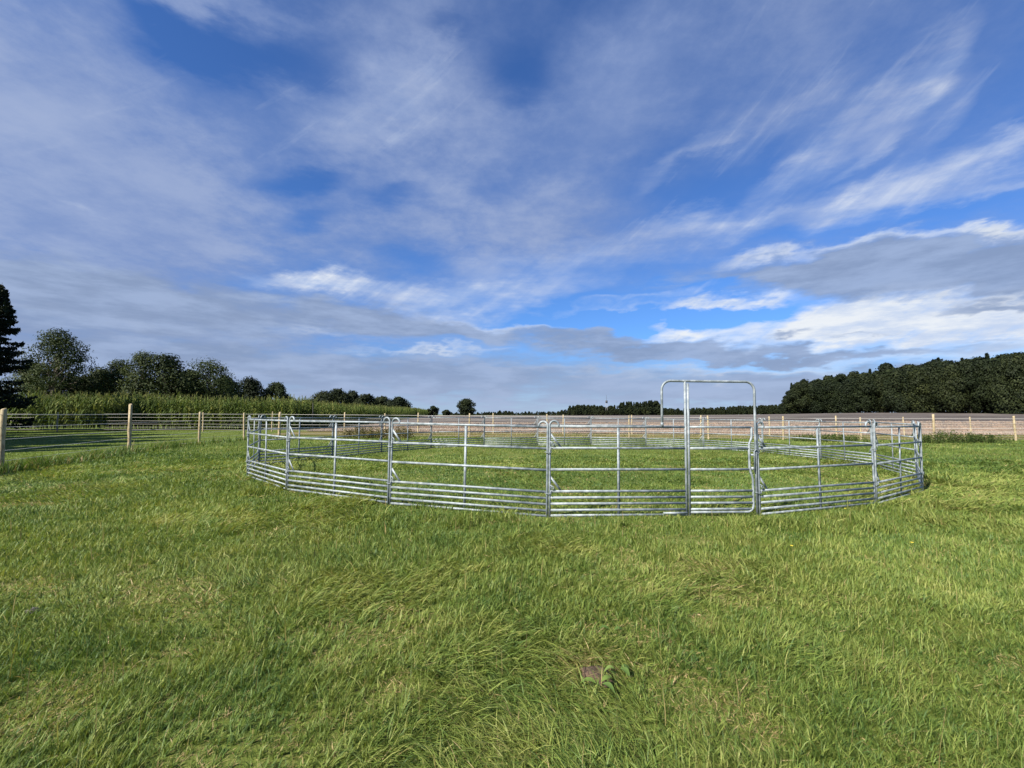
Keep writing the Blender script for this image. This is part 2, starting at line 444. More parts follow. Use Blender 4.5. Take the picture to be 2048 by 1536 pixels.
def foliage_mat(name, dark, mid, light, trans=0.3, tint=False, rough=0.7, far=None):
    m, t, b, e = material(name)
    a = attr(t, 'rnd').outputs['Fac']
    if tint:
        ti = attr(t, 'tint', 'INSTANCER').outputs['Fac']
        f = e.m('ADD', e.m('MULTIPLY', a, 0.62), e.m('MULTIPLY', ti, 0.55))
        f = e.m('SUBTRACT', f, 0.08)
    else:
        n = e.noise(pos_of(t), 0.45, 2)
        f = e.m('ADD', e.m('MULTIPLY', a, 0.6), e.m('MULTIPLY', n, 0.45))
    stops = [(0.0, dark), (0.48, mid), (0.86, light)]
    if far: stops.append((1.0, far))
    col = e.ramp(f, stops)
    oi = t.nodes.new('ShaderNodeObjectInfo').outputs['Random']
    col = e.mix(1.0, col, e.ramp(oi, [(0.0, (0.72, 0.78, 0.75)), (0.5, (1.0, 1.0, 1.0)), (1.0, (1.38, 1.25, 1.1))]), 'MULTIPLY')
    t.links.new(col, b.inputs['Base Color'])
    b.inputs['Roughness'].default_value = rough
    b.inputs['Specular IOR Level'].default_value = 0.15
    tr = t.nodes.new('ShaderNodeBsdfTranslucent'); t.links.new(e.mix(1.0, col, (1.15, 1.1, 0.6), 'MULTIPLY'), tr.inputs[0])
    mx = t.nodes.new('ShaderNodeMixShader'); mx.inputs[0].default_value = trans
    t.links.new(b.outputs[0], mx.inputs[1]); t.links.new(tr.outputs[0], mx.inputs[2])
    t.links.new(mx.outputs[0], t.nodes['Material Output'].inputs[0])
    return m

def grass_mat():
    m, t, b, e = material('grass_blade')
    a = attr(t, 'rnd').outputs['Fac']
    col = e.ramp(a, [(0.0, (0.062, 0.120, 0.027)), (0.28, (0.128, 0.192, 0.036)), (0.55, (0.205, 0.248, 0.053)), (0.74, (0.30, 0.31, 0.095)), (0.80, (0.23, 0.185, 0.07)), (1.0, (0.43, 0.34, 0.17))])
    t.links.new(col, b.inputs['Base Color'])
    b.inputs['Roughness'].default_value = 0.55; b.inputs['Specular IOR Level'].default_value = 0.28
    tr = t.nodes.new('ShaderNodeBsdfTranslucent'); t.links.new(e.mix(1.0, col, (1.15, 1.1, 0.6), 'MULTIPLY'), tr.inputs[0])
    mx = t.nodes.new('ShaderNodeMixShader'); mx.inputs[0].default_value = 0.34
    t.links.new(b.outputs[0], mx.inputs[1]); t.links.new(tr.outputs[0], mx.inputs[2])
    t.links.new(mx.outputs[0], t.nodes['Material Output'].inputs[0])
    return m
M_GRASS = grass_mat()
M_STUBBLE = foliage_mat('stubble_stalk', (0.10, 0.07, 0.05), (0.25, 0.19, 0.15), (0.44, 0.36, 0.30), 0.1, True, 0.8)
M_OAK = foliage_mat('oak_leaf', (0.008, 0.014, 0.004), (0.018, 0.028, 0.008), (0.044, 0.056, 0.017), 0.15)
M_DARK = foliage_mat('wood_leaf', (0.005, 0.008, 0.003), (0.011, 0.017, 0.006), (0.029, 0.038, 0.012), 0.1)
M_BIRCH = foliage_mat('birch_leaf', (0.013, 0.020, 0.006), (0.029, 0.043, 0.012), (0.068, 0.084, 0.029), 0.2)
M_SPRUCE = foliage_mat('spruce_needle', (0.005, 0.009, 0.005), (0.010, 0.017, 0.008), (0.022, 0.030, 0.013), 0.06, False, 0.7)
M_MAIZE = foliage_mat('maize_leaf', (0.030, 0.055, 0.012), (0.080, 0.118, 0.026), (0.19, 0.21, 0.07), 0.28, True)
M_WEED = foliage_mat('weed_leaf', (0.022, 0.040, 0.010), (0.050, 0.080, 0.018), (0.11, 0.12, 0.04), 0.25)
M_WEEDB = foliage_mat('dry_weed_leaf', (0.040, 0.040, 0.014), (0.085, 0.080, 0.025), (0.17, 0.13, 0.05), 0.2)
M_DOCK = foliage_mat('dock_leaf', (0.07, 0.13, 0.03), (0.11, 0.18, 0.045), (0.16, 0.23, 0.07), 0.3)

def make_mats():
    out = {}
    # bark
    m, t, b, e = material('bark')
    n = e.noise(pos_of(t), 3.0, 5); t.links.new(e.ramp(n, [(0.3, (0.035, 0.028, 0.02)), (0.7, (0.11, 0.09, 0.07))]), b.inputs['Base Color'])
    b.inputs['Roughness'].default_value = 0.9; out['bark'] = m
    # peeled post wood
    m, t, b, e = material('peeled_wood')
    tc = t.nodes.new('ShaderNodeTexCoord'); mp = t.nodes.new('ShaderNodeMapping'); mp.inputs['Scale'].default_value = (1, 1, 0.12)
    t.links.new(pos_of(t), mp.inputs[0])
    g1 = e.noise(mp.outputs[0], 55, 6, 0.65); g2 = e.noise(pos_of(t), 6, 4)
    f = e.m('ADD', e.m('MULTIPLY', g1, 0.6), e.m('MULTIPLY', g2, 0.5))
    t.links.new(e.ramp(f, [(0.36, (0.06, 0.042, 0.024)), (0.46, (0.23, 0.175, 0.095)), (0.58, (0.34, 0.275, 0.16)), (0.75, (0.45, 0.385, 0.26))]), b.inputs['Base Color'])
    b.inputs['Roughness'].default_value = 0.75; bump(t, b, g1, 0.5, 0.004); out['wood'] = m
    # galvanised steel
    m, t, b, e = material('galvanised_steel')
    p = pos_of(t)
    n1 = e.noise(p, 9, 4, 0.6); n2 = e.noise(p, 160, 3, 0.6)
    f = e.m('ADD', e.m('MULTIPLY', n1, 0.65), e.m('MULTIPLY', n2, 0.35))
    t.links.new(e.ramp(f, [(0.36, (0.110, 0.137, 0.150)), (0.5, (0.205, 0.238, 0.254)), (0.63, (0.34, 0.375, 0.39))]), b.inputs['Base Color'])
    b.inputs['Metallic'].default_value = 0.28
    t.links.new(e.ramp(n1, [(0.3, 0.5), (0.7, 0.7)]), b.inputs['Roughness'])
    bump(t, b, n2, 0.15, 0.002); out['zinc'] = m
    # fence wire
    m, t, b, e = material('white_rope')
    b.inputs['Base Color'].default_value = (0.60, 0.58, 0.53, 1); b.inputs['Roughness'].default_value = 0.6; out['wire'] = m
    # dark metal, pale paint
    m, t, b, e = material('dark_metal')
    b.inputs['Base Color'].default_value = (0.05, 0.05, 0.05, 1); b.inputs['Metallic'].default_value = 0.3; b.inputs['Roughness'].default_value = 0.6; out['dark'] = m
    m, t, b, e = material('pale_mast')
    b.inputs['Base Color'].default_value = (0.24, 0.23, 0.22, 1); b.inputs['Roughness'].default_value = 0.6; out['pale'] = m
    m, t, b, e = material('yellow_petal')
    b.inputs['Base Color'].default_value = (0.8, 0.62, 0.05, 1); out['yellow'] = m
    # clod
    m, t, b, e = material('dried_clod')
    n = e.noise(pos_of(t), 45, 6, 0.65)
    t.links.new(e.ramp(n, [(0.3, (0.022, 0.013, 0.008)), (0.5, (0.075, 0.046, 0.028)), (0.75, (0.19, 0.125, 0.075))]), b.inputs['Base Color'])
    b.inputs['Roughness'].default_value = 0.95; bump(t, b, n, 0.9, 0.02); out['clod'] = m
    m, t, b, e = material('pale_stone')
    n = e.noise(pos_of(t), 30, 5)
    t.links.new(e.ramp(n, [(0.3, (0.05, 0.04, 0.035)), (0.7, (0.16, 0.14, 0.13))]), b.inputs['Base Color'])
    b.inputs['Roughness'].default_value = 0.9; bump(t, b, n, 0.6, 0.01); out['stone'] = m
    # ground: thatch under the grass, smooth turf far off
    m, t, b, e = material('pasture')
    p = pos_of(t)
    big = e.noise(p, 0.5, 5, 0.6); fine = e.noise(p, 14, 6, 0.7)
    f = e.m('ADD', e.m('MULTIPLY', big, 0.5), e.m('MULTIPLY', fine, 0.5))
    c = e.ramp(f, [(0.30, (0.050, 0.070, 0.014)), (0.5, (0.095, 0.125, 0.024)), (0.68, (0.15, 0.155, 0.05))])
    t.links.new(c, b.inputs['Base Color']); b.inputs['Roughness'].default_value = 0.95
    b.inputs['Specular IOR Level'].default_value = 0.1
    bump(t, b, fine, 0.8, 0.03); out['pasture'] = m
    # stubble field
    m, t, b, e = material('stubble_soil')
    p = pos_of(t)
    mp = t.nodes.new('ShaderNodeMapping'); mp.inputs['Scale'].default_value = (0.06, 0.42, 1); t.links.new(p, mp.inputs[0])
    band = e.noise(mp.outputs[0], 0.55, 4, 0.6)
    mp2 = t.nodes.new('ShaderNodeMapping'); mp2.inputs['Scale'].default_value = (0.35, 1.0, 1); t.links.new(p, mp2.inputs[0])
    fine = e.noise(mp2.outputs[0], 2.2, 6, 0.75)
    f = e.m('ADD', e.m('MULTIPLY', band, 0.55), e.m('MULTIPLY', fine, 0.45))
    sp = t.nodes.new('ShaderNodeSeparateXYZ'); t.links.new(p, sp.inputs[0])
    edge = e.m('SUBTRACT', e.smooth(sp.outputs[1], 72, 58), e.m('MULTIPLY', e.m('MULTIPLY', e.smooth(sp.outputs[1], 58, 75), e.smooth(sp.outputs[1], 150, 110)), 0.5))
    f = e.m('MULTIPLY_ADD', edge, 0.07, f)       # straw left lying along the field margin
    c = e.ramp(f, [(0.36, (0.042, 0.036, 0.032)), (0.5, (0.098, 0.085, 0.076)), (0.64, (0.20, 0.176, 0.158))])
    t.links.new(c, b.inputs['Base Color']); b.inputs['Roughness'].default_value = 0.95
    b.inputs['Specular IOR Level'].default_value = 0.1
    bump(t, b, fine, 0.8, 0.1); out['stubble'] = m
    # mown strip between the fences
    m, t, b, e = material('dry_turf')
    p = pos_of(t)
    mp = t.nodes.new('ShaderNodeMapping'); mp.inputs['Scale'].default_value = (0.25, 0.9, 1); t.links.new(p, mp.inputs[0])
    f = e.noise(mp.outputs[0], 0.9, 6, 0.65)
    c = e.ramp(f, [(0.34, (0.06, 0.075, 0.020)), (0.5, (0.13, 0.11, 0.04)), (0.68, (0.21, 0.16, 0.075))])
    t.links.new(c, b.inputs['Base Color']); b.inputs['Roughness'].default_value = 0.95; b.inputs['Specular IOR Level'].default_value = 0.1
    out['track'] = m
    return out
MAT = make_mats()

# ------------------------------------------------------------------ scatter (only for grass, stubble, maize and far woods)
def source_collection(name, meshes):
    col = bpy.data.collections.new(name)
    for k, me in enumerate(meshes):
        col.objects.link(bpy.data.objects.new('%s_%02d' % (name, k), me))
    return col

def scatter(name, pts, rot, scl, idx, tint, col, mat, label, cat=None, kind='stuff'):
    me = bpy.data.meshes.new(name)
    n = len(pts); me.vertices.add(n); me.vertices.foreach_set('co', np.asarray(pts, np.float32).ravel())
    for nm, ty, key, val in (('rot', 'FLOAT_VECTOR', 'vector', rot), ('scl', 'FLOAT_VECTOR', 'vector', scl), ('idx', 'INT', 'value', idx), ('tint', 'FLOAT', 'value', tint)):
        a = me.attributes.new(nm, ty, 'POINT')
        a.data.foreach_set(key, np.ascontiguousarray(val, np.int32 if ty == 'INT' else np.float32).ravel())
    me.materials.append(mat); me.update()
    o = link(name, me); tag(o, label, cat, kind=kind)
    ng = bpy.data.node_groups.new(name + '_spread', 'GeometryNodeTree')
    ng.interface.new_socket('Geometry', in_out='INPUT', socket_type='NodeSocketGeometry')
    ng.interface.new_socket('Geometry', in_out='OUTPUT', socket_type='NodeSocketGeometry')
    N = ng.nodes; L = ng.links
    gi = N.new('NodeGroupInput'); go = N.new('NodeGroupOutput')
    ci = N.new('GeometryNodeCollectionInfo'); ci.inputs['Collection'].default_value = col
    ci.inputs['Separate Children'].default_value = True; ci.inputs['Reset Children'].default_value = True
    ip = N.new('GeometryNodeInstanceOnPoints'); ip.inputs['Pick Instance'].default_value = True
    def na(nm, ty):
        q = N.new('GeometryNodeInputNamedAttribute'); q.data_type = ty; q.inputs['Name'].default_value = nm
        return q.outputs['Attribute']
    er = N.new('FunctionNodeEulerToRotation'); L.new(na('rot', 'FLOAT_VECTOR'), er.inputs[0])
    L.new(gi.outputs[0], ip.inputs['Points']); L.new(ci.outputs[0], ip.inputs['Instance'])
    L.new(na('idx', 'INT'), ip.inputs['Instance Index']); L.new(er.outputs[0], ip.inputs['Rotation'])
    L.new(na('scl', 'FLOAT_VECTOR'), ip.inputs['Scale']); L.new(ip.outputs[0], go.inputs[0])
    md = o.modifiers.new('spread', 'NODES'); md.node_group = ng
    return o

# ------------------------------------------------------------------ ground, fields
def graded(lim, n, fine):
    s = np.linspace(-1, 1, n); k = math.asinh(lim / fine)
    return np.sinh(s * k) * fine

def grid_mesh(X, Y, Z):
    n, m_ = X.shape
    V = np.stack([X, Y, Z], -1).reshape(-1, 3)
    i, j = np.meshgrid(np.arange(n - 1), np.arange(m_ - 1), indexing='ij')
    Q = np.stack([i * m_ + j, (i + 1) * m_ + j, (i + 1) * m_ + j + 1, i * m_ + j + 1], -1).reshape(-1, 4)
    return MB().add(V, Q)

def build_ground():
    xs = graded(3200, 201, 9); ys = graded(3200, 201, 9) + 14
    X, Y = np.meshgrid(xs, ys, indexing='ij')
    o = grid_mesh(X, Y, ground_z(X, Y)).obj('ground', MAT['pasture'], smooth=True)
    tag(o, 'green pasture ground under the grass', kind='structure')
    # stubble field: from the far fence to the woods
    v = np.concatenate([np.linspace(42.6, 110, 70), np.linspace(113, 420, 70)])
    u = np.linspace(0, 1, 60)
    Vv, U = np.meshgrid(v, u, indexing='ij')
    left = -19.3 - 0.12 * (Vv - 47); right = 1.9 * Vv
    X = left + (right - left) * U
    o = grid_mesh(X, Vv, ground_z(X, Vv) + 0.05).obj('stubble_field', MAT['stubble'], smooth=True)
    for p in o.data.polygons: pass
    o.data.flip_normals()
    tag(o, 'harvested pinkish brown stubble field beyond the far fence', kind='structure')
    v = np.linspace(35.0, 42.4, 12); u = np.linspace(0, 1, 90)
    Vv, U = np.meshgrid(v, u, indexing='ij'); X = -19 + 78 * U
    o = grid_mesh(X, Vv, ground_z(X, Vv) + 0.02).obj('track', MAT['track'], smooth=True)
    o.data.flip_normals()
    tag(o, 'dry grass track running between the two wire fences', kind='structure')
build_ground()

# ------------------------------------------------------------------ wire fences
def post_mesh(h, r, seed):
    rg = np.random.default_rng(seed)
    zs = np.array([-0.3, 0.0, 0.3, 0.6, 0.9, 1.2, h - 0.02, h])
    path = np.stack([0.012 * rg.normal(size=8).cumsum() * 0.5, 0.012 * rg.normal(size=8).cumsum() * 0.5, zs], 1)
    rr = r * (1 + 0.05 * rg.normal(size=8)); rr[-2] = r * 0.98; rr[-1] = r * 0.86
    return MB().tube(path, rr, 12).mesh('post', MAT['wood'], True)

def fence(name, label, posts, wires, rope):
    o = thing(name, label, 'fence', (0, 0, 0))
    for k, (x, y, h, r) in enumerate(posts):
        p = link('post', post_mesh(h, r, 40 + k * 3 + len(posts)), o)
        p.location = (x, y, float(ground_z(x, y))); p.rotation_euler = (R(0.8 * math.sin(k * 2.1)), R(0.9 * math.cos(k * 1.7)), k)
    for zw, rad in wires:
        path = []
        for k, (x, y, h, r) in enumerate(posts):
            path.append((x, y - r * 0.9, float(ground_z(x, y)) + zw))
            if k + 1 < len(posts):
                x2, y2 = posts[k + 1][:2]; mx, my = (x + x2) / 2, (y + y2) / 2
                path.append((mx, my - r * 0.9, (float(ground_z(x, y)) + float(ground_z(x2, y2))) / 2 + zw - 0.012))
        MB().tube(path, rad, 5).obj('wire', MAT['wire'], o, True)
    return o

near_posts = [(-12.3, 6.6, 1.72, .06), (-13.7, 12.6, 1.72, .065), (-15.65, 19.2, 1.98, .065), (-16.6, 24.9, 1.68, .06), (-16.2, 28.4, 1.66, .055), (-15.0, 30.2, 1.70, .085),
              (-9.0, 33.2, 1.70, .055), (-3.15, 34.4, 1.74, .06), (2.6, 34.4, 1.74, .055), (8.5, 34.1, 1.68, .05), (14.2, 33.9, 1.72, .06), (19.6, 33.9, 1.70, .065),
              (25.2, 33.8, 1.66, .055), (30.4, 33.8, 1.90, .075), (36.5, 34.0, 1.78, .07), (42.3, 34.2, 1.75, .06)]
fence('pasture_fence', 'near wire fence on pale peeled posts, bordering the pasture round the ring', near_posts,
      [(1.57, .006), (1.23, .006), (0.90, .006), (0.60, .006), (0.32, .004), (0.12, .004)], True)
far_posts = [((px - 1024) / 933 * 41, 41.2 + 0.15 * math.sin(px), 1.72 + 0.05 * math.sin(px * 3), .06 + .008 * math.sin(px * 5))
             for px in (-165, -24, 117, 258, 404, 545, 690, 836, 987, 1126, 1265, 1400, 1541, 1674, 1807, 1941, 2080)]
fence('field_fence', 'far wire fence on thinner posts, running along the maize and stubble field', far_posts,
      [(1.55, .007), (1.25, .007), (0.95, .007), (0.66, .007), (0.40, .006), (0.18, .006)], False)

# ------------------------------------------------------------------ round pen of galvanised panels
RING = [(-6.962, 12.393), (-4.878, 10.23), (-2.27, 8.736), (0.598, 7.837), (4.202, 8.066), (7.014, 9.12), (9.454, 10.869), (11.336, 13.203), (12.324, 16.035), (12.499, 19.026),
        (11.697, 21.913), (9.92, 24.321), (7.375, 25.851), (4.39, 26.12), (1.398, 25.715), (-1.474, 24.777), (-3.988, 23.117), (-5.754, 20.688), (-6.837, 17.89), (-8.159, 15.147)]
RAILS = [1.50, 1.14, 0.785, 0.425, 0.322, 0.222, 0.118, 0.03]
ZN = MAT['zinc']
INS = 0.024

def end_post(x, d):
    """upright whose top bends over into a hoop landing on the top rail; d = +1 bends towards +x"""
    a = np.linspace(math.pi, 0, 13)
    hoop = [(x + d * (0.075 + 0.075 * math.cos(t)), 0, 1.515 + 0.075 * math.sin(t)) for t in a]
    path = [(x, 0, -0.03), (x, 0, 0.5), (x, 0, 1.0), (x, 0, 1.45)] + hoop + [(x + d * 0.15, 0, 1.497)]
    return MB().tube(path, 0.0185, 10, side=(0, 1, 0))

def rail(x0, x1, z):
    return MB().tube([(x0, 0, z), ((x0 + x1) / 2, 0, z), (x1, 0, z)], 0.0205, 10, ry=0.72, side=(0, 1, 0))

def bar(p, q, w, th):
    p, q = np.array(p, float), np.array(q, float); d = q - p; l = np.linalg.norm(d); d /= l
    s = np.array([0, 1.0, 0]); n = np.cross(d, s)
    return MB().box((p + q) / 2, (l, w, th), np.stack([d, s, n], 1))

def upright(x, z0, z1):
    return MB().box((x, 0.004, (z0 + z1) / 2), (0.040, 0.022, z1 - z0))

def coupling(z):
    """oval link round the two neighbouring posts"""
    a = np.linspace(0, 2 * math.pi, 17)
    path = [(0.056 * math.cos(t), 0.034 * math.sin(t), z + 0.006 * math.cos(2 * t)) for t in a]
    mb = MB().tube(path, 0.0065, 6)
    return mb

def pin(z):
    """locking pin and eye in the corner above a rail"""
    mb = MB().tube([(INS, -0.02, z + .10), (0.055, -0.028, z + .09), (0.085, -0.026, z + .055), (0.11, -0.012, z + .02)], 0.009, 6)
    a = np.linspace(0, 2 * math.pi, 13)
    mb.tube([(0.065 + 0.024 * math.cos(t), -0.03, z + 0.06 + 0.024 * math.sin(t)) for t in a], 0.006, 6)
    mb.tube([(0.035, -0.034, z + .02), (0.04, -0.034, z - .06)], 0.007, 6)
    return mb

def panel_meshes(L):
    P = []
    P.append(('end_post', end_post(INS, 1).mesh('end_post', ZN, True)))
    P.append(('end_post', end_post(L - INS, -1).mesh('end_post', ZN, True)))
    for z in RAILS:
        P.append(('rail', rail(INS + 0.012, L - INS - 0.012, z).mesh('rail', ZN, True)))
    P.append(('middle_upright', upright(L / 2, 0.0, 1.488).mesh('middle_upright', ZN)))
    P.append(('brace', bar((INS + .012, 0, 1.375), (0.215, 0, 1.145), 0.012, 0.034).mesh('brace', ZN)))
    P.append(('brace', bar((INS + .012, 0, 0.665), (0.215, 0, 0.43), 0.012, 0.034).mesh('brace', ZN)))
    for z in (1.145, 0.43): P.append(('locking_pin', pin(z).mesh('locking_pin', ZN, True)))
    for z in (1.07, 0.395): P.append(('coupling_link', coupling(z).mesh('coupling_link', ZN, True)))
    return P

def place(o, i):
    (x0, y0), (x1, y1) = RING[i], RING[(i + 1) % len(RING)]
    z0, z1 = float(ground_z(x0, y0)), float(ground_z(x1, y1))
    d = math.hypot(x1 - x0, y1 - y0)
    o.location = (x0, y0, z0)
    o.rotation_euler = (R(0.7 * math.sin(i * 2.7 + 1)), -math.atan2(z1 - z0, d) + R(0.22 * math.sin(i * 4.1)), math.atan2(y1 - y0, x1 - x0))
    return d

ORD = ['', 'first', 'second', 'third', 'fourth', 'fifth', 'sixth', 'seventh', 'eighth', 'ninth', 'tenth']
def build_ring():
    pm = panel_meshes(3.0)
    for i in range(20):
        if i == 3: continue
        k = (i - 3) % 20
        if k <= 10: lab = 'galvanised pen panel, %s to the right of the gate panel around the ring' % ORD[k]
        else: lab = 'galvanised pen panel, %s to the left of the gate panel around the ring' % ORD[20 - k]
        o = thing('pen_panel', lab, 'fence panel', group='galvanised panels of the round pen')
        d = place(o, i); o.scale = (d / 3.0, 1, 1)
        for nm, me in pm: link(nm, me, o)
    # the panel with the tall doorway and gate
    o = thing('gate_panel', 'galvanised panel with tall hooped doorway and gate leaf, nearest in the ring', 'gate', group='galvanised panels of the round pen')
    L = place(o, 3)
    X0, X1, XH = 2.352, 2.404, 1.945
    link('end_post', end_post(INS, 1).mesh('end_post', ZN, True), o)
    for z in RAILS: link('rail', rail(INS + 0.012, X0, z).mesh('rail', ZN, True), o)
    link('middle_upright', upright((INS + X0) / 2, 0.0, 1.488).mesh('middle_upright', ZN), o)
    for nm, me in pm[11:]: link(nm, me, o)
    TOP, r = 2.285, 0.155; XR = L - 0.03
    path = [(XH, 0, 1.505), (XH, 0, 1.8), (XH, 0, TOP - r)]
    path += [(XH + r - r * math.cos(t), 0, TOP - r + r * math.sin(t)) for t in np.linspace(0, math.pi / 2, 9)[1:]]
    path += [((XH + XR) / 2, 0, TOP)]
    path += [(XR - r + r * math.sin(t), 0, TOP - r + r * math.cos(t)) for t in np.linspace(0, math.pi / 2, 9)]
    path += [(XR, 0, 1.2), (XR, 0, -0.03)]
    MB().tube(path, 0.0215, 10, side=(0, 1, 0)).obj('door_hoop', ZN, o, True)
    MB().tube([(XH, 0, 1.505), (XH, 0, 1.575)], 0.0245, 10, side=(0, 1, 0)).obj('hoop_socket', ZN, o, True)
    MB().tube([(X0, 0, -0.03), (X0, 0, 1.2), (X0, 0, TOP)], 0.0215, 10).obj('hinge_post', ZN, o, True)
    MB().tube([(XH, -0.01, 0.058), (X0, -0.01, 0.062)], 0.02, 10, side=(0, 1, 0)).obj('threshold_rail', ZN, o, True)
    # gate leaf
    xr, rb = XR - 0.062, 0.115
    fr = [(X1, 0, 0.068), ((X1 + xr) / 2, 0, 0.068)]
    fr += [(xr - rb + rb * math.sin(t), 0, 0.068 + rb - rb * math.cos(t)) for t in np.linspace(0, math.pi / 2, 8)]
    fr += [(xr, 0, 0.50), (xr, 0, 0.62), (xr - 0.015, 0, 0.68), (xr - 0.045, 0, 0.76), (xr - 0.055, 0, 0.82), (xr - 0.055, 0, 1.18), (xr - 0.048, 0, 1.23), (xr - 0.012, 0, 1.31), (xr - .005, 0, 1.35), (xr - .005, 0, 1.505)]
    lf = MB().tube(fr, 0.0195, 10, side=(0, 1, 0)).obj('gate_leaf', ZN, o, True)
    lf['label'] = 'gate leaf with rounded lower corner hung in the doorway'
    MB().tube([(X1, 0, -0.02), (X1, 0, 1.2), (X1, 0, TOP - 0.04)], 0.0205, 10).obj('hinge_tube', ZN, lf, True)
    for z in RAILS[:-1]:
        xe = xr - (0.055 if 0.75 < z < 1.25 else 0.005)
        rail(X1 + .012, xe, z).obj('rail', ZN, lf, True)
    mb = MB().box((XR - 0.052, -0.004, 0.80), (0.07, 0.03, 0.05)).box((XR - 0.052, -0.004, 1.03), (0.07, 0.026, 0.035))
    mb.obj('latch_plate', ZN, lf)
    MB().tube([(XR - .045, -.03, 0.74), (XR - .045, -.03, 1.09), (XR - .02, -.035, 1.12), (XR + .015, -.03, 1.12)], 0.0105, 8).obj('latch_bolt', ZN, lf, True)
build_ring()

# ------------------------------------------------------------------ trees
def limb(mb, p, q, r0, r1, rg, mat, n=5):
    p, q = np.array(p, float), np.array(q, float); t = np.linspace(0, 1, n)[:, None]
    path = p + (q - p) * t
    path[1:-1] += rg.normal(size=(n - 2, 3)) * np.linalg.norm(q - p) * 0.05
    path[:, 2] += np.sin(t[:, 0] * math.pi) * np.linalg.norm(q - p) * 0.06
    mb.tube(path, np.linspace(r0, r1, n), 6, cap=False, mat=mat)

def broadleaf(H, W, seed, nlobe=26, nleaf=9000, leaf=0.36, base=0.22, aspect=0.6, droop=0.0, lean=0.0, shape=0.9, gap=0.0, fat=1.0):
    """returns (trunk MB, crown MB) of a round-headed tree, origin at the foot"""
    rg = np.random.default_rng(seed)
    tr, cr = MB(), MB()
    zc0, zc1 = H * base, H
    tp = [(0, 0, -0.3), (0.02 * H * rg.normal(), 0.02 * H * rg.normal(), H * 0.18), (0.03 * H * rg.normal() + lean * .3, 0.02 * H * rg.normal(), H * 0.42), (lean + 0.03 * H * rg.normal(), 0, H * 0.78)]
    r0 = 0.022 * H + 0.06
    tr.tube(tp, [r0 * 1.25, r0, r0 * 0.75, r0 * 0.2], 9)
    lob = []
    for k in range(nlobe):
        f = (k + rg.random()) / nlobe
        z = zc0 + (zc1 - zc0) * (0.06 + 0.86 * f)
        prof = math.sin(math.pi * min(1, max(0.02, (f * 0.86 + 0.10))) ** shape) ** 0.62
        lr = fat * W * (0.09 + 0.13 * rg.random()) * (0.75 + 0.35 * prof)
        rad = max(0.0, W / 2 * prof * (0.82 + 0.36 * rg.random()) - lr * 0.75) * math.sqrt(0.35 + 0.65 * rg.random())
        a = k * 2.399 + rg.normal() * 0.5
        lob.append((rad * math.cos(a) + lean * f, rad * math.sin(a), min(z, H - lr * 0.75), lr))
    lob.append((lean, 0, H - W * 0.13, W * 0.15))
    lob = np.array(lob)
    wts = lob[:, 3] ** 2; wts /= wts.sum()
    which = rg.choice(len(lob), nleaf, p=wts)
    d = rg.normal(size=(nleaf, 3)); d /= np.linalg.norm(d, axis=1)[:, None]
    rr = lob[which, 3] * (0.52 + 0.52 * rg.random(nleaf) ** 0.5) * (1 + 0.13 * rg.normal(size=nleaf))
    P = lob[which, :3] + d * rr[:, None] * np.array([1, 1, 0.78])
    P[:, 2] = np.maximum(P[:, 2], H * base * 0.7)
    if gap > 0:
        keep = (vnoise(P[:, 0] + P[:, 1] * .7, P[:, 2], W * 0.10, seed) > gap * (1.15 - P[:, 2] / H))
        P = P[keep]; which = which[keep]; d = d[keep]
    lr_ = rg.random(len(lob))[which]
    rnd = np.clip(0.55 * rg.random(len(P)) + 0.45 * lr_, 0, 1)
    cr.leaves(P, leaf * (0.6 + 0.8 * rg.random(len(P))), rnd, rg, aspect, droop, out=d + np.array([0, 0, 0.25]))
    for k in range(0, len(lob)):
        x, y, z, l = lob[k]; z0 = min(z - 0.1 * H, H * 0.7) * (0.55 + 0.3 * rg.random()); z0 = max(z0, H * 0.14)
        t = min(1.0, z0 / (0.78 * H))
        limb(tr, (lean * t, 0, z0), (x, y, z), r0 * 0.34, r0 * 0.06, rg, 0)
    return tr, cr

def spruce(H, Rb, seed, n=11000, leaf=0.34):
    rg = np.random.default_rng(seed); tr, cr = MB(), MB()
    tr.tube([(0, 0, -0.3), (0, 0, H * 0.5), (0, 0, H)], [0.018 * H, 0.011 * H, 0.01], 8)
    nb = int(H * 9); pts = []; rn = []
    per = n // nb
    for k in range(nb):
        f = ((k + rg.random()) / nb) ** 0.9
        z = H * (0.03 + 0.95 * f); L = Rb * (1 - f) ** 0.85 * (0.72 + 0.45 * rg.random()) + 0.12
        a = rg.random() * 2 * math.pi
        t = np.sqrt(rg.random(per)); droop = 0.16 + 0.2 * rg.random()
        x = t * L; zz = z - L * droop * t + 0.22 * L * t ** 3 - np.abs(rg.normal(size=per)) * 0.10 * (1 + L * 0.25)
        sw = rg.normal(size=per) * (0.07 + 0.14 * L * (1 - t * 0.5))
        pts.append(np.stack([x * math.cos(a) - sw * math.sin(a), x * math.sin(a) + sw * math.cos(a), zz], 1)); rn.append(np.clip(rg.random(per) * 0.7 + 0.3 * rg.random(), 0, 1))
        if k % 3 == 0: tr.tube([(0, 0, z), (L * .5 * math.cos(a), L * .5 * math.sin(a), z - L * droop * .5), (L * .9 * math.cos(a), L * .9 * math.sin(a), z - L * droop * .8)], [0.03, 0.02, 0.006], 4, cap=False)
    P = np.concatenate(pts); P[:, 2] = np.maximum(P[:, 2], 0.1)
    cr.leaves(P, leaf * (0.6 + 0.8 * rg.random(len(P))), np.concatenate(rn), rg, 0.42, 0.5)
    return tr, cr

def at(px, dist):                       # bearing of a thing, as metres to the side at a distance
    return (px - 1024) / 933.3 * dist

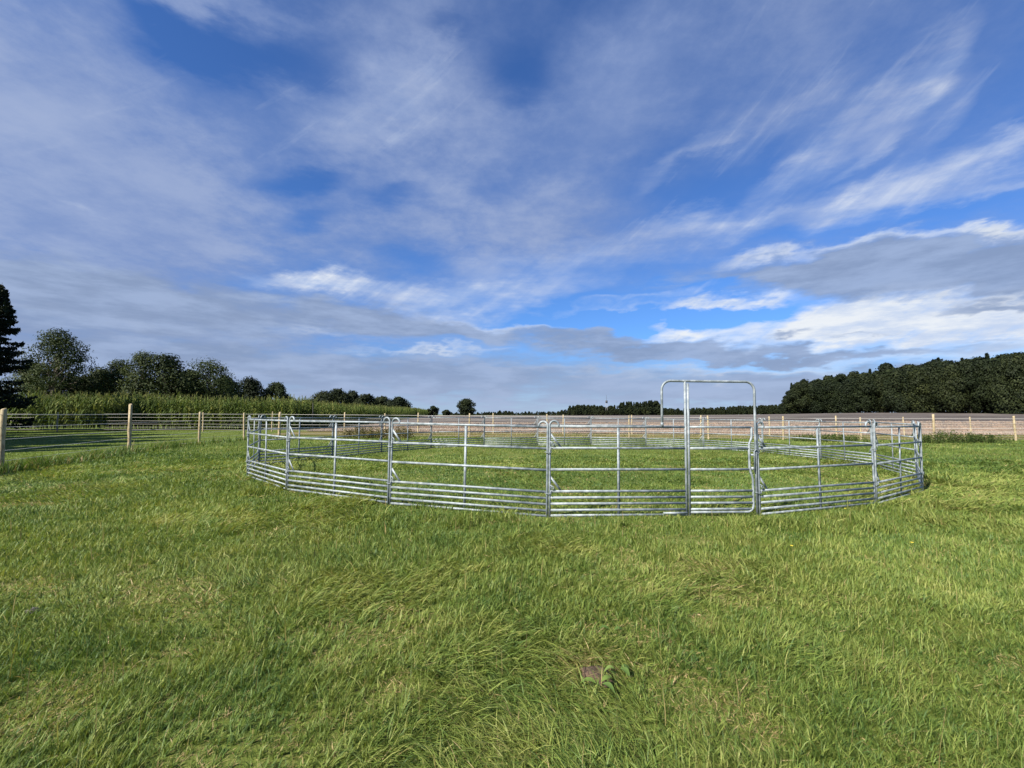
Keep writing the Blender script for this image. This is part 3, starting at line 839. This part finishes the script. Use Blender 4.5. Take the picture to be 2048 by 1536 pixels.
def tree(name, label, cat, x, y, parts, mat, rz=0.0, group=None, scale=None):
    z = float(ground_z(x, y))
    o = thing(name, label, cat, (x, y, z), rz, group)
    tr, cr = parts
    link('trunk', tr if isinstance(tr, bpy.types.Mesh) else tr.mesh('trunk', MAT['bark'], True), o)
    link('crown', cr if isinstance(cr, bpy.types.Mesh) else cr.mesh('crown', mat), o)
    if scale: o.scale = scale
    return o

GL = 'trees behind the maize on the left'
# spruces at the left edge: one at the edge of the picture, others beside it outside, whose shade falls on the lawn
tree('spruce', 'tall dark spruce cut by the left edge of the picture', 'tree', -42.2, 38.0, spruce(12.4, 3.0, 3, 15000, 0.30), M_SPRUCE, 0.4, 'spruces on the left')
SP = [(-32.5, 4.0, 15.5), (-33.0, 7.6, 16.5), (-32.5, 11.2, 15.8), (-34.0, 15.0, 16.5), (-35.5, 19.0, 16.0), (-38.5, 23.2, 16.4), (-43.0, 27.5, 16.0), (-47.5, 31.5, 17.0),
      (-37.5, 5.8, 17.0), (-38.0, 9.4, 17.5), (-38.0, 13.2, 17.2), (-39.5, 17.2, 17.6), (-42.0, 21.5, 17.4)]
sv_ = [spruce(16, 4.7, 20 + k, 7500, 0.6) for k in range(3)]
sv_ = [(a_.mesh('trunk', MAT['bark'], True), b_.mesh('crown', M_SPRUCE)) for a_, b_ in sv_]
for k, (x, y, h) in enumerate(SP):
    w_ = 'first second third fourth fifth sixth seventh eighth'.split()[k % 8]
    tree('spruce', ('%s spruce of the row just outside the left edge, shading the lawn' if k < 8 else '%s spruce of the back row outside the left edge') % w_, 'tree', x, y, sv_[k % 3], M_SPRUCE, k * 1.7, 'spruces on the left', (1, 1, h / 16))

def left_trees():
    D = 75
    tree('birch_tree', 'tall loose birch beside the dark spruce on the left', 'tree', at(104, D), D, broadleaf(15.6, 11.2, 31, 46, 19000, 0.34, 0.08, 0.42, 0.55, 0.4, 0.85, 0.36), M_BIRCH, 0.3, GL)
    L = [(62, 78, 10.5, 6.5, 'low birch wedged between the spruce and the tall birch', 'birch_tree', M_BIRCH, .42),
         (150, 82, 8.5, 7.0, 'low dark tree under the right flank of the tall birch', 'oak_tree', M_OAK, .36),
         (196, 84, 10.0, 6.8, 'rounded dark oak just right of the tall birch', 'oak_tree', M_OAK, .40),
         (238, 82, 11.4, 6.0, 'pale thin-topped tree between two dark oaks behind the maize', 'birch_tree', M_BIRCH, .50),
         (286, 80, 12.5, 6.8, 'upright tree with a pale tuft on top, left of the gappy oak', 'birch_tree', M_BIRCH, .38),
         (325, 80, 12.0, 8.4, 'gappy oak with sky showing through, above the highest maize', 'oak_tree', M_OAK, .56),
         (372, 86, 9.8, 7.0, 'dark low oak between the gappy oak and the feathery tree', 'oak_tree', M_OAK, .40),
         (415, 84, 11.7, 8.6, 'feathery peaked tree near the right end of the left tree row', 'birch_tree', M_BIRCH, .34),
         (450, 92, 9.3, 5.5, 'narrow dark tree on the right flank of the feathery tree', 'oak_tree', M_OAK, .34)]
    for k, (px, D, H, W, lab, nm, mt, gap) in enumerate(L):
        W *= 1.35; gap *= 0.62
        bi = mt is M_BIRCH
        tree(nm, lab, 'tree', at(px, D), D, broadleaf(H, W, 50 + k, 32, 9500, 0.32 if bi else 0.38, 0.16, 0.45 if bi else 0.62, 0.4 if bi else 0, 0.3, 0.85, gap), mt, k * 1.1, GL)
    tree('oak_tree', 'dense round tree standing apart right of the left tree row', 'tree', at(499, 104), 104, broadleaf(9.8, 9.6, 75, 36, 9500, 0.40, 0.04, 0.6, 0, 0, .8, .1), M_DARK, 1.0, GL)
    tree('oak_tree', 'smaller grey green tree touching the dense round tree on its right', 'tree', at(553, 108), 108, broadleaf(9.0, 8.4, 72, 30, 8000, 0.40, 0.05, 0.6, .2, 0.3, .8, .15), M_OAK, 2.0, GL)
left_trees()

def oak_row():
    G = 'row of oaks beyond the maize'
    L = [(612, 800, 5.8, 'leftmost and lowest of the oaks beyond the maize'), (648, 781, 8.5, 'second oak from the left in the row beyond the maize'), (676, 777, 8.0, 'tallest oak in the row beyond the maize'),
         (703, 781, 7.0, 'fourth oak from the left in the row beyond the maize'), (733, 788, 7.5, 'fifth oak from the left in the row beyond the maize'), (764, 793, 7.5, 'sixth oak from the left in the row beyond the maize'), (797, 794, 6.8, 'rightmost oak of the row beyond the maize')]
    for k, (px, py, W, lab) in enumerate(L):
        D = 180 + 6 * (k % 2)
        x = at(px, D); H = 1.705 + (829 - py) / 933 * D - float(ground_z(x, D))
        tree('oak_tree', lab, 'tree', x, D, broadleaf(H, W * 1.6, 90 + k, 28, 6000, 0.6, 0.02, 0.65, 0, 0, .8, .15), M_DARK, k, G)
    for px, py, W, lab, s in [(831, 816, 4.5, 'tiny bush peeping over the maize right of the oak row', 101), (867, 812, 7.0, 'small domed tree over the thin end of the maize', 102), (893, 820, 6, 'flat bush between the domed tree and the lone round tree', 103)]:
        D = 260; x = at(px, D); H = 1.705 + (829 - py) / 933 * D - float(ground_z(x, D))
        tree('distant_tree', lab, 'tree', x, D, broadleaf(H, W, s, 16, 2600, 0.7, 0.05, 0.65, 0, 0, .8, .1), M_DARK, s, 'small distant trees')
    D = 250; x = at(932, D); H = 1.705 + (829 - 797) / 933 * D - float(ground_z(x, D))
    tree('lone_tree', 'lone round tree standing by itself at the end of the maize', 'tree', x, D, broadleaf(H, 11.4, 105, 30, 6500, 0.6, 0.10, 0.65, 0, 0, .72, .28), M_DARK, 0.5)
oak_row()

# wood on the right: its edge trees one by one, the mass behind as one wood
def right_wood():
    G = 'edge trees of the wood on the right'
    var = []
    for s in range(5):
        t_, c_ = broadleaf(15, 11.5, 120 + s, 22, 11000, 0.55, 0.02, 0.65, 0, 0, .72, 0.0, 1.35)
        var.append((t_.mesh('trunk', MAT['bark'], True), c_.mesh('crown', M_DARK)))
    top = lambda px: np.interp(px, [1575, 1600, 1640, 1700, 1780, 1860, 1960, 2050, 2200], [783, 766, 760, 752, 738, 728, 718, 706, 690])
    xs = [1600, 1632, 1664, 1697, 1730, 1764, 1798, 1833, 1868, 1904, 1941, 1979, 2018, 2058, 2110]
    names = ['first', 'second', 'third', 'fourth', 'fifth', 'sixth', 'seventh', 'eighth', 'ninth', 'tenth', 'eleventh', 'twelfth', 'thirteenth', 'fourteenth', 'fifteenth']
    for k, px in enumerate(xs):
        D = np.interp(px, [1575, 2060], [215, 150]) + 3 * (k % 3)
        x = at(px, D); z = float(ground_z(x, D))
        H = 1.705 + (829 - (top(px) + 7 * (k % 2))) / 933 * D - z
        wpx = 46 if px < 1800 else 52
        W = wpx / 933 * D * 1.25
        tr, cr = var[k % 5]
        tree('wood_edge_tree', 'dark broadleaf tree, %s from the left along the right-hand wood\'s edge' % names[k], 'tree', x, D, (tr, cr), M_DARK, k * 1.3, G, (W / 11.5, W / 11.5, H / 15))
    # mass behind
    meshes = []
    for s in range(3):
        mb = MB(); t_, c_ = broadleaf(15, 10, 140 + s, 15, 5000, 0.75, 0.05, 0.65, 0, 0, .78, 0.05)
        meshes.append(c_.mesh('wood_tree', M_DARK))
    t_, c_ = spruce(16, 2.9, 150, 4500, 0.7); meshes.append(c_.mesh('wood_spruce', M_SPRUCE))
    col = source_collection('wood_source', meshes)
    P, S, I, T, Ro = [], [], [], [], []
    rg = np.random.default_rng(5)
    for px in np.arange(1585, 2240, 9.0):
        for row in range(4):
            D = np.interp(px, [1575, 2060], [218, 154]) + 7 + row * 8 + rg.normal() * 2
            x = at(px + rg.normal() * 5, D); z = float(ground_z(x, D))
            con = rg.random() < 0.10 and row >= 2
            H = 1.705 + (829 - (top(px) + rg.normal() * 4.5 - (4 if con else -3))) / 933 * D - z
            P.append((x, D, z)); k = 3 if con else rg.integers(0, 3); I.append(k)
            w = H / 15 * (0.85 if con else 1.0); S.append((w, w, H / (16 if con else 15))); T.append(rg.random()); Ro.append((0, 0, rg.random() * 6.28))
    scatter('right_wood', P, Ro, S, I, T, col, M_DARK, 'dense dark wood rising behind the stubble field on the right', 'wood')
    # distant woods along the horizon
    P, S, I, T, Ro = [], [], [], [], []
    prof = [(940, 824), (985, 822), (1000, 820), (1030, 823), (1060, 822), (1110, 822), (1135, 818), (1142, 811), (1165, 808), (1200, 810), (1215, 812), (1240, 806), (1255, 801), (1275, 804), (1290, 802), (1304, 798), (1318, 803), (1325, 814), (1345, 817), (1365, 815), (1390, 815), (1440, 813), (1480, 811), (1520, 810), (1560, 808), (1600, 806)]
    pxs, pys = zip(*prof)
    for px in np.arange(900, 1640, 2.4):
        D = (430 if 1138 < px < 1326 else 560) + rg.normal() * 12
        py = np.interp(px, pxs, pys) + abs(rg.normal()) * 2.0
        for row in range(2):
            d = D - row * 25; x = at(px + rg.normal() * 2, d); z = float(ground_z(x, d)) - 0.4
            H = max(2.0, 1.705 + (829 - (py + row * (829 - py) * 0.45)) / 933 * d - z)
            con = (1225 < px < 1325) and rg.random() < 0.6 and row == 0
            k = 3 if con else rg.integers(0, 3)
            w = H / 15 * (1.0 if not con else 1.15) * (1.25 if H < 8 else 0.95)
            P.append((x, d, z)); I.append(k); S.append((w, w, H / (16 if con else 15))); T.append(rg.random()); Ro.append((0, 0, rg.random() * 6.28))
    scatter('distant_wood', P, Ro, S, I, T, col, M_DARK, 'low distant woods along the horizon behind the stubble field', 'wood')
right_wood()

# ------------------------------------------------------------------ maize
def maize_plant(seed):
    rg = np.random.default_rng(seed); mb = MB(); H = 2.55 + 0.2 * rg.normal()
    mb.tube([(0, 0, -0.05), (0.01, 0, H * .5), (0.03 * rg.normal(), 0.03 * rg.normal(), H)], [0.016, 0.013, 0.006], 5, rnd=0.4)
    for k in range(16):
        z = 0.2 + (H - 0.4) * (k / 15); a = (k % 2) * math.pi + rg.normal() * 0.5
        L = (0.55 + 0.5 * math.sin(math.pi * min(1, (k + 2) / 16))) * (0.85 + 0.3 * rg.random())
        t = np.linspace(0, 1, 7); out = L * 0.52 * t ** 0.9; up = L * (1.05 * t - (0.55 + 0.65 * rg.random()) * t ** 2.3)
        w = 0.040 * np.sin(np.pi * np.clip(t * 0.86 + 0.12, 0, 1)) ** 0.7; w[-1] = 0.004
        ca, sa = math.cos(a), math.sin(a)
        c = np.stack([ca * out, sa * out, z + up], 1); s = np.array([-sa, ca, 0.25 * rg.normal()])
        V = np.stack([c - w[:, None] * s, c + w[:, None] * s], 1).reshape(-1, 3)
        i = np.arange(6); Q = np.stack([i * 2, i * 2 + 1, i * 2 + 3, i * 2 + 2], 1)
        mb.add(V, Q, rnd=0.15 + 0.55 * rg.random())
    for k in range(7):     # tassel
        a = k * 0.9; l = 0.22 + 0.1 * rg.random(); o = 0.10 * rg.random()
        mb.tube([(0, 0, H - 0.05), (o * .5 * math.cos(a), o * .5 * math.sin(a), H + l * .6), (o * math.cos(a), o * math.sin(a), H + l)], [0.007, 0.008, 0.003], 3, cap=False, rnd=0.98)
    return mb.mesh('maize_plant', M_MAIZE)

def build_maize():
    col = source_collection('maize_source', [maize_plant(200 + k) for k in range(6)])
    rg = np.random.default_rng(9); P = []
    edge = lambda y: -21.0 - 0.12 * (y - 46)
    for row in range(8):                                # front face along the far fence
        y0 = 43.2 + 0.75 * row
        for x in np.arange(-66, -20.3, 0.19):
            y = y0 + (x + 44) * 0.10
            if x < edge(y): P.append((x, y))
    y = 46.0
    while y < 300:                                       # long flank running away
        st = 0.22 if y < 110 else 0.45
        for row in range(6):
            P.append((edge(y) - row * 0.75 - 0.1, y))
        y += st
    P = np.array(P) + rg.normal(size=(len(P), 2)) * 0.06
    n = len(P); z = ground_z(P[:, 0], P[:, 1]) + 0.25 * sstep(-P[:, 0], 24, 40) * (1 - sstep(P[:, 1], 60, 90))
    sc = 1.0 + 0.06 * rg.normal(size=n) + 0.06 * (fbm(P[:, 0], P[:, 1], 6, 3) - .5) + 0.05 * sstep(-P[:, 0], 20, 38)
    S = np.stack([sc * (1 + 0.1 * rg.normal(size=n)), sc, sc], 1)
    Ro = np.stack([rg.normal(size=n) * 0.05, rg.normal(size=n) * 0.05, rg.random(n) * 6.28], 1)
    scatter('maize', np.column_stack([P, z]), Ro, S, rg.integers(0, 6, n), np.clip(0.5 + 0.25 * rg.normal(size=n), 0, 1), col, M_MAIZE, 'tall green maize crop behind the far fence on the left', 'maize')
build_maize()

# ------------------------------------------------------------------ grass
def blade_clump(seed, n, rad, ln, wd, a0, a1, spread, mat, taper=1.4, segs=4):
    rg = np.random.default_rng(seed); mb = MB()
    t = np.linspace(0, 1, segs + 1)
    th = rg.random(n) * 6.283; rr = rad * np.sqrt(rg.random(n))
    L = ln[0] + (ln[1] - ln[0]) * rg.random(n) ** 1.3
    phi = rg.normal(size=n) * spread
    A0 = a0[0] + (a0[1] - a0[0]) * rg.random(n); A1 = a1[0] + (a1[1] - a1[0]) * rg.random(n)
    W = wd * (0.65 + 0.7 * rg.random(n)) * 0.5
    al = A0[:, None] + A1[:, None] * t[None]
    ds = L[:, None] / segs
    hx = np.concatenate([np.zeros((n, 1)), np.cumsum(np.sin(al[:, :-1]) * ds, 1)], 1)
    hz = np.concatenate([np.zeros((n, 1)), np.cumsum(np.cos(al[:, :-1]) * ds, 1)], 1)
    c, s = np.cos(phi), np.sin(phi)
    Cx = (rr * np.cos(th))[:, None] + hx * c[:, None]; Cy = (rr * np.sin(th))[:, None] + hx * s[:, None]
    Cz = np.maximum(hz, 0.004 * t[None] * 3) - 0.012
    ctr = np.stack([Cx, Cy, Cz], -1)
    tw = rg.normal(size=n) * 0.7
    side = np.stack([-s * np.cos(tw), c * np.cos(tw), np.sin(tw) * 0.8], -1)
    w = W[:, None] * np.clip(1.02 - t[None] ** taper, 0.04, 1)
    V = np.stack([ctr - side[:, None] * w[..., None], ctr + side[:, None] * w[..., None]], 2).reshape(-1, 3)
    k = (segs + 1) * 2
    i = np.arange(segs); q = np.stack([i * 2, i * 2 + 1, i * 2 + 3, i * 2 + 2], 1)
    Q = (q[None] + (np.arange(n) * k)[:, None, None]).reshape(-1, 4)
    mb.add(V, Q, rnd=np.repeat(rg.random(n), k))
    return mb.mesh('grass_clump', mat, True)

def fence_x(y):
    return np.interp(y, [0, 6.6, 12.6, 19.2, 24.9, 28.4, 30.2, 33.5], [-11, -12.3, -13.7, -15.65, -16.6, -16.2, -15.0, -10.0])

def blades(mb, x, y, rg, width, segs, far=False):
    """grows one blade at every (x, y): height, lean and colour follow slow fields over the pasture"""
    n = len(x)
    lawn = x < fence_x(y) - 0.3
    patch = fbm(x, y, 1.5, 31); dry = 0.55 * fbm(x, y, 1.1, 47) + 0.45 * fbm(x, y, 0.33, 147); big = fbm(x, y, 6.0, 61); tuft = vnoise(x, y, 0.13, 91); hum = fbm(x, y, 0.6, 15)
    flow = 6.283 * (1.5 * fbm(x, y, 2.6, 5)) + 6.283 * 0.25 * (vnoise(x, y, 0.3, 8) - 0.5)
    lodge = sstep(patch, 0.43, 0.63)                                # 0 standing, 1 laid over
    phi = flow + rg.normal(size=n) * np.where(lodge > 0.5, 0.95, 1.6) + np.where(rg.random(n) < 0.12, rg.normal(size=n) * 1.5, 0)
    L = (0.054 + 0.072 * rg.random(n) ** 1.4) * (0.70 + 0.62 * tuft) * (0.66 + 0.68 * hum) * (1 + 0.55 * lodge)
    A0 = 0.12 + 0.45 * rg.random(n) + lodge * (0.35 + 0.35 * rg.random(n))
    A1 = 0.4 + 0.9 * rg.random(n)
    mott = fbm(x, y, 0.42, 133)
    c = 0.34 + 0.5 * (big - 0.5) + 0.5 * (patch - 0.5) + 0.26 * (tuft - .5) + 0.5 * (mott - .5) + 0.17 * rg.normal(size=n)
    c = np.clip(c - 0.09 * sstep(y, 6, 12), 0.0, 0.70)
    deadp = 0.035 + 0.45 * (np.hypot((x - .56) / .2, (y - 3.2) / .24) < 1) + 0.48 * sstep(dry, 0.57, 0.69)
    dead = rg.random(n) < deadp
    c = np.where(dead, 0.79 + 0.21 * rg.random(n), c)
    A0 = np.where(dead, 0.8 + 0.6 * rg.random(n), A0); A1 = np.where(dead, 0.2 + 0.3 * rg.random(n), A1); L = np.where(dead, L * 0.95, L)
    L *= 1 - 0.3 * sstep(dry, 0.57, 0.68)
    # shorter inside the ring, along the panel feet and further off; mown lawn beyond the left fence
    cx, cy = 2.3, 17.0; rd = np.hypot(x - cx, y - cy)
    L = np.where(rd < 9.7, L * 0.72, L)
    foot = np.abs(rd - 10.0) < 0.75; L = np.where(foot, L * (0.8 + 1.3 * sstep(mott, 0.5, 0.66)), L)       # uncut tufts at the panel feet
    L = np.where(lawn, 0.03 + 0.03 * rg.random(n), L); c = np.where(lawn, 0.20 + 0.14 * rg.random(n) + 0.15 * (big - .5), c)
    fd = np.abs(x - fence_x(y)); fr = (fd < 0.42 + 0.3 * (hum - .5)) & (y < 31)
    L = np.where(fr, (0.16 + 0.30 * rg.random(n)) * (0.4 + 1.2 * hum), L); A0 = np.where(fr, 0.1 + 0.5 * rg.random(n), A0)
    c = np.where(fr, np.where(rg.random(n) < 0.12, 0.85, 0.02 + 0.22 * rg.random(n)), c)
    if far:
        tr = (y > 34.6) & (x > -19) & (rg.random(n) < 0.6); c = np.where(tr, 0.76 + 0.22 * rg.random(n), c)
    t = np.linspace(0, 1, segs + 1)
    W = width * (0.40 + 1.25 * rg.random(n) ** 1.8) * 0.5
    if not far:
        broad = (rg.random(n) < 0.045) & ~lawn & ~dead; W = np.where(broad, W * 2.6, W); L = np.where(broad, L * 0.6, L)     # clover and plantain leaves
        stalk = (rg.random(n) < 0.0035) & ~lawn & (y < 9); L = np.where(stalk, 0.14 + 0.13 * rg.random(n), L); A0 = np.where(stalk, 0.15 * rg.random(n), A0)
        A1 = np.where(stalk, 0.5 * rg.random(n), A1); c = np.where(stalk, 0.72 + 0.2 * rg.random(n), c); W = np.where(stalk, W * 0.7, W)
    al = A0[:, None] + A1[:, None] * t[None]; ds = (L / segs)[:, None]
    z0 = np.zeros((n, 1))
    hx = np.concatenate([z0, np.cumsum(np.sin(al[:, :-1]) * ds, 1)], 1); hz = np.concatenate([z0, np.cumsum(np.cos(al[:, :-1]) * ds, 1)], 1)
    cp, sp = np.cos(phi), np.sin(phi)
    ctr = np.stack([x[:, None] + hx * cp[:, None], y[:, None] + hx * sp[:, None], ground_z(x, y)[:, None] + np.maximum(hz, 0.01 * t[None]) - 0.008], -1)
    tw = rg.normal(size=n) * 0.8
    side = np.stack([-sp * np.cos(tw), cp * np.cos(tw), np.sin(tw) * 0.8], -1)
    w = W[:, None] * (1 - 0.55 * t[None, :-1] ** 1.6)
    pairs = np.stack([ctr[:, :-1] - side[:, None] * w[..., None], ctr[:, :-1] + side[:, None] * w[..., None]], 2).reshape(n, segs * 2, 3)
    V = np.concatenate([pairs, ctr[:, -1:]], 1).reshape(-1, 3); k = segs * 2 + 1
    base = (np.arange(n) * k)[:, None, None]
    i = np.arange(segs - 1); q = np.stack([i * 2, i * 2 + 1, i * 2 + 3, i * 2 + 2], 1)
    Q = (q[None] + base).reshape(-1, 4) if segs > 1 else None
    T3 = (np.array([[(segs - 1) * 2, (segs - 1) * 2 + 1, segs * 2]])[None] + base).reshape(-1, 3)
    mb.add(V, Q, T3, rnd=np.repeat(c, k))

def build_grass():
    rg = np.random.default_rng(21); mb = MB()
    bare = lambda x, y: np.hypot((x - 0.55) / 0.075, (y - 3.12) / 0.085) < 1
    edges = np.concatenate([[1.2], np.geomspace(2.0, 19.0, 26)])
    for y0, y1 in zip(edges[:-1], edges[1:]):
        ym = (y0 + y1) / 2; dens = 8100 * (3 / max(ym, 2.6)) ** 1.7 if ym > 2 else 2500
        hw = 1.13 * y1 + 0.9
        n = int(dens * (y1 - y0) * 2 * hw)
        x = (rg.random(n) * 2 - 1) * hw; y = y0 + (y1 - y0) * rg.random(n)
        # tufts: pull some roots together
        gx, gy = np.round(x / 0.09) * 0.09, np.round(y / 0.09) * 0.09
        pull = 0.55 * rg.random(n) * (ym < 6); x += (gx + 0.05 * (hash2(np.round(x / .09), np.round(y / .09), 3) - .5) - x) * pull; y += (gy - y) * pull
        k = ~bare(x, y) & (x > -24); x, y = x[k], y[k]
        width = 0.0049 * max(1.0, (ym / 2.8)) ** 0.92
        blades(mb, x, y, rg, width, 3 if ym < 4.6 else 2)
    o = mb.obj('grass', M_GRASS, None, True)
    tag(o, 'long green pasture grass, wind-laid in patches, filling the foreground', 'grass', kind='stuff')
    # coarser sward further off
    mb = MB()
    for y0, y1, dens, wd in ((18.6, 24, 210, .028), (24, 31, 120, .036), (31, 42.6, 70, .045)):
        hw = 1.13 * y1 + 1; n = int(dens * (y1 - y0) * 2 * hw)
        x = (rg.random(n) * 2 - 1) * hw; y = y0 + (y1 - y0) * rg.random(n); k = x > -46; x, y = x[k], y[k]
        blades(mb, x, y, rg, wd, 1, True)
    o = mb.obj('far_grass', M_GRASS, None, True)
    tag(o, 'shorter sward at the far side of the pen and along the fences', 'grass', kind='stuff')
build_grass()

def build_stubble():
    ms = [blade_clump(400 + s, 26, .22, (.08, .2), .03, (0, .5), (0, .5), 3, M_STUBBLE, 3.0, 1) for s in range(3)]
    col = source_collection('stubble_source', ms)
    rg = np.random.default_rng(77)
    n = 15000; y = 43 + 45 * rg.random(n) ** 1.5; y = np.round(y / 0.55) * 0.55 + 0.05 * rg.normal(size=n)
    x = -19.3 - 0.12 * (y - 47) + rg.random(n) * (1.18 * y + 24)
    S = np.repeat((0.7 + 0.7 * rg.random(n))[:, None], 3, 1)
    scatter('stubble', np.stack([x, y, ground_z(x, y) + 0.05], 1), np.stack([0 * x, 0 * x, rg.random(n) * 6.28], 1), S, rg.integers(0, 3, n), np.clip(0.3 + 0.9 * (fbm(x * 0.3, y, 3, 8) - 0.3), 0, 1), col, M_STUBBLE, 'cut straw stubble standing in rows at the near edge of the harvested field', 'stubble')
build_stubble()

# ------------------------------------------------------------------ weeds
def weed_patch(name, label, x0, x1, y, h, n, mat, seed):
    rg = np.random.default_rng(seed); st = MB()
    cx = (x0 + x1) / 2
    o = thing(name, label, 'weeds', (cx, y, float(ground_z(cx, y))))
    lf = MB(); hw = (x1 - x0) / 2
    for k in range(n):
        u = rg.random() * 2 - 1; x = u * hw; yy = rg.normal() * 0.35
        hh = h * (0.55 + 0.5 * rg.random()) * (1 - 0.45 * abs(u) ** 3) * (0.7 + 0.6 * float(vnoise(x, seed, 0.9, 3)))
        le = rg.normal(size=2) * 0.14
        path = np.array([(x, yy, -0.03), (x + le[0] * .4, yy + le[1] * .4, hh * .55), (x + le[0], yy + le[1], hh)])
        st.tube(path, [.006, .005, .002], 4, cap=False, rnd=0.3)
        m_ = 26; t = rg.random(m_) ** 0.8; c = path[0] + (path[2] - path[0]) * t[:, None] + rg.normal(size=(m_, 3)) * np.array([.09, .09, .04])
        lf.leaves(c, 0.07 + 0.07 * rg.random(m_), rg.random(m_), rg, 0.45)
    st.obj('stems', mat, o); lf.obj('foliage', mat, o)
    return o
weed_patch('weed_clump', 'dark green weeds by the near fence, right of the pen', 27.2, 32.3, 31.2, 0.85, 150, M_WEED, 1)
weed_patch('weed_clump', 'brownish weeds behind the left back of the pen', -11.4, -6.8, 32.0, 0.95, 140, M_WEEDB, 2)
weed_patch('weed_clump', 'low green weeds behind the right back of the pen', 19.5, 24.0, 32.2, 0.6, 110, M_WEED, 3)

# ------------------------------------------------------------------ small things
def rock(name, label, cat, x, y, sx, sy, sz, mat, seed):
    rg = np.random.default_rng(seed); mb = MB(); nu, nv = 30, 18
    V = []
    for i in range(nv):
        ph = math.pi * i / (nv - 1)
        for j in range(nu):
            th = 2 * math.pi * j / nu
            V.append((math.sin(ph) * math.cos(th), math.sin(ph) * math.sin(th), math.cos(ph)))
    V = np.array(V); d = 1 + 0.45 * (vnoise(V[:, 0] * 2 + 5, V[:, 1] * 2 + V[:, 2] * 1.7, 0.9, seed) - 0.5) + 0.22 * (vnoise(V[:, 0] * 5, V[:, 1] * 5 + V[:, 2] * 3, 0.8, seed + 1) - .5)
    V = V * d[:, None] * np.array([sx, sy, sz])
    Q = [(i * nu + j, (i + 1) * nu + j, (i + 1) * nu + (j + 1) % nu, i * nu + (j + 1) % nu) for i in range(nv - 1) for j in range(nu)]
    o = mb.add(V, Q).obj(name, mat, None, True); o.location = (x, y, float(ground_z(x, y)) + sz * 0.35); o.rotation_euler = (0.1, 0.15, 0.5)
    return tag(o, label, cat)
rock('dried_clod', 'brown dried clod lying bare among the foreground grass', 'clod', 0.55, 3.12, 0.10, 0.12, 0.034, MAT['clod'], 4)
rock('stone', 'small greyish stone half sunk in the grass on the left', 'stone', -4.03, 4.04, 0.05, 0.045, 0.022, MAT['stone'], 6)

def dock(label, x, y, leaves, seed):
    rg = np.random.default_rng(seed)
    o = thing('dock_plant', label, 'plant', (x, y, float(ground_z(x, y))), 0, 'dock plants by the clod')
    for k in range(leaves):
        a = k * 2.4 + rg.random(); L = 0.065 + 0.04 * rg.random(); w = 0.019 + 0.009 * rg.random()
        t = np.linspace(0, 1, 7); out = 0.02 + L * t; z = 0.05 + 0.07 * t - 0.09 * t ** 2.2 + 0.02 * rg.random()
        ww = w * np.sin(np.pi * np.clip(t * .92 + .05, 0, 1)) ** 0.8
        ca, sa = math.cos(a), math.sin(a); c = np.stack([ca * out, sa * out, z], 1); s = np.array([-sa, ca, 0])
        V = np.stack([c - ww[:, None] * s + np.array([0, 0, .008]), c, c + ww[:, None] * s + np.array([0, 0, .008])], 1).reshape(-1, 3)
        Q = [(i * 3 + j, i * 3 + j + 1, i * 3 + j + 4, i * 3 + j + 3) for i in range(6) for j in range(2)]
        MB().add(V, Q, rnd=rg.random()).obj('leaf', M_DOCK, o, True)
dock('broad-leaved dock just below the dried clod', 0.53, 2.95, 3, 1)
dock('broad-leaved dock just right of the dried clod', 0.685, 3.12, 3, 2)
dock('broad-leaved dock behind the dried clod', 0.755, 3.64, 2, 3)

def flower(label, x, y, k):
    o = thing('yellow_flower', label, 'flower', (x, y, float(ground_z(x, y))), 0, 'yellow flowers in the grass')
    MB().tube([(0, 0, 0), (0.01, 0, .08), (0.015, 0, .14)], [.0022, .002, .0015], 5).obj('stem', M_WEED, o)
    mb = MB()
    for j in range(9):
        a = j * 0.698; mb.box((0.015 + .010 * math.cos(a), .010 * math.sin(a), .143), (.011, .006, .003), [[math.cos(a), -math.sin(a), 0], [math.sin(a), math.cos(a), 0], [0, 0, 1]])
    mb.obj('blossom', MAT['yellow'], o)
for k, (px, py, lab) in enumerate([(1581, 1113, 'yellow flower in the grass below the pen panel right of the gate'), (1822, 1103, 'yellow flower in the grass at the right, below the pen\'s right corner'), (1692, 1030, 'yellow flower close below the pen panel on the right')]):
    d = 1.705 / math.tan(math.atan((py - 768) / 933.3) - R(3.73)); flower(lab, at(px, d * 0.98), d, k)

# thin rod in front of the maize, and the far mast
x = at(626, 41.9)
o = MB().tube([(x, 41.9, float(ground_z(x, 41.9)) - .2), (x + .02, 41.9, 1.5), (x, 41.9, 2.75)], 0.02, 6).obj('thin_pole', MAT['dark'], None, True)
tag(o, 'thin dark rod standing in front of the maize behind the pen', 'pole')
D = 400; x = at(1213, D); z = float(ground_z(x, D))
mast = thing('mast', 'pale twin-pole mast before the distant conifers', 'mast', (x, D, z))
for s in (-0.7, 0.7): MB().tube([(s, 0, -0.3), (s, 0, 6), (s, 0, 11.0)], 0.13, 6).obj('pole', MAT['pale'], mast, True)
MB().box((0, 0, 11.6), (1.6, 0.8, 2.2)).obj('transformer', MAT['dark'], mast)
MB().tube([(0, 0, 12.5), (0, 0, 17.5)], 0.09, 5).obj('aerial', MAT['dark'], mast)
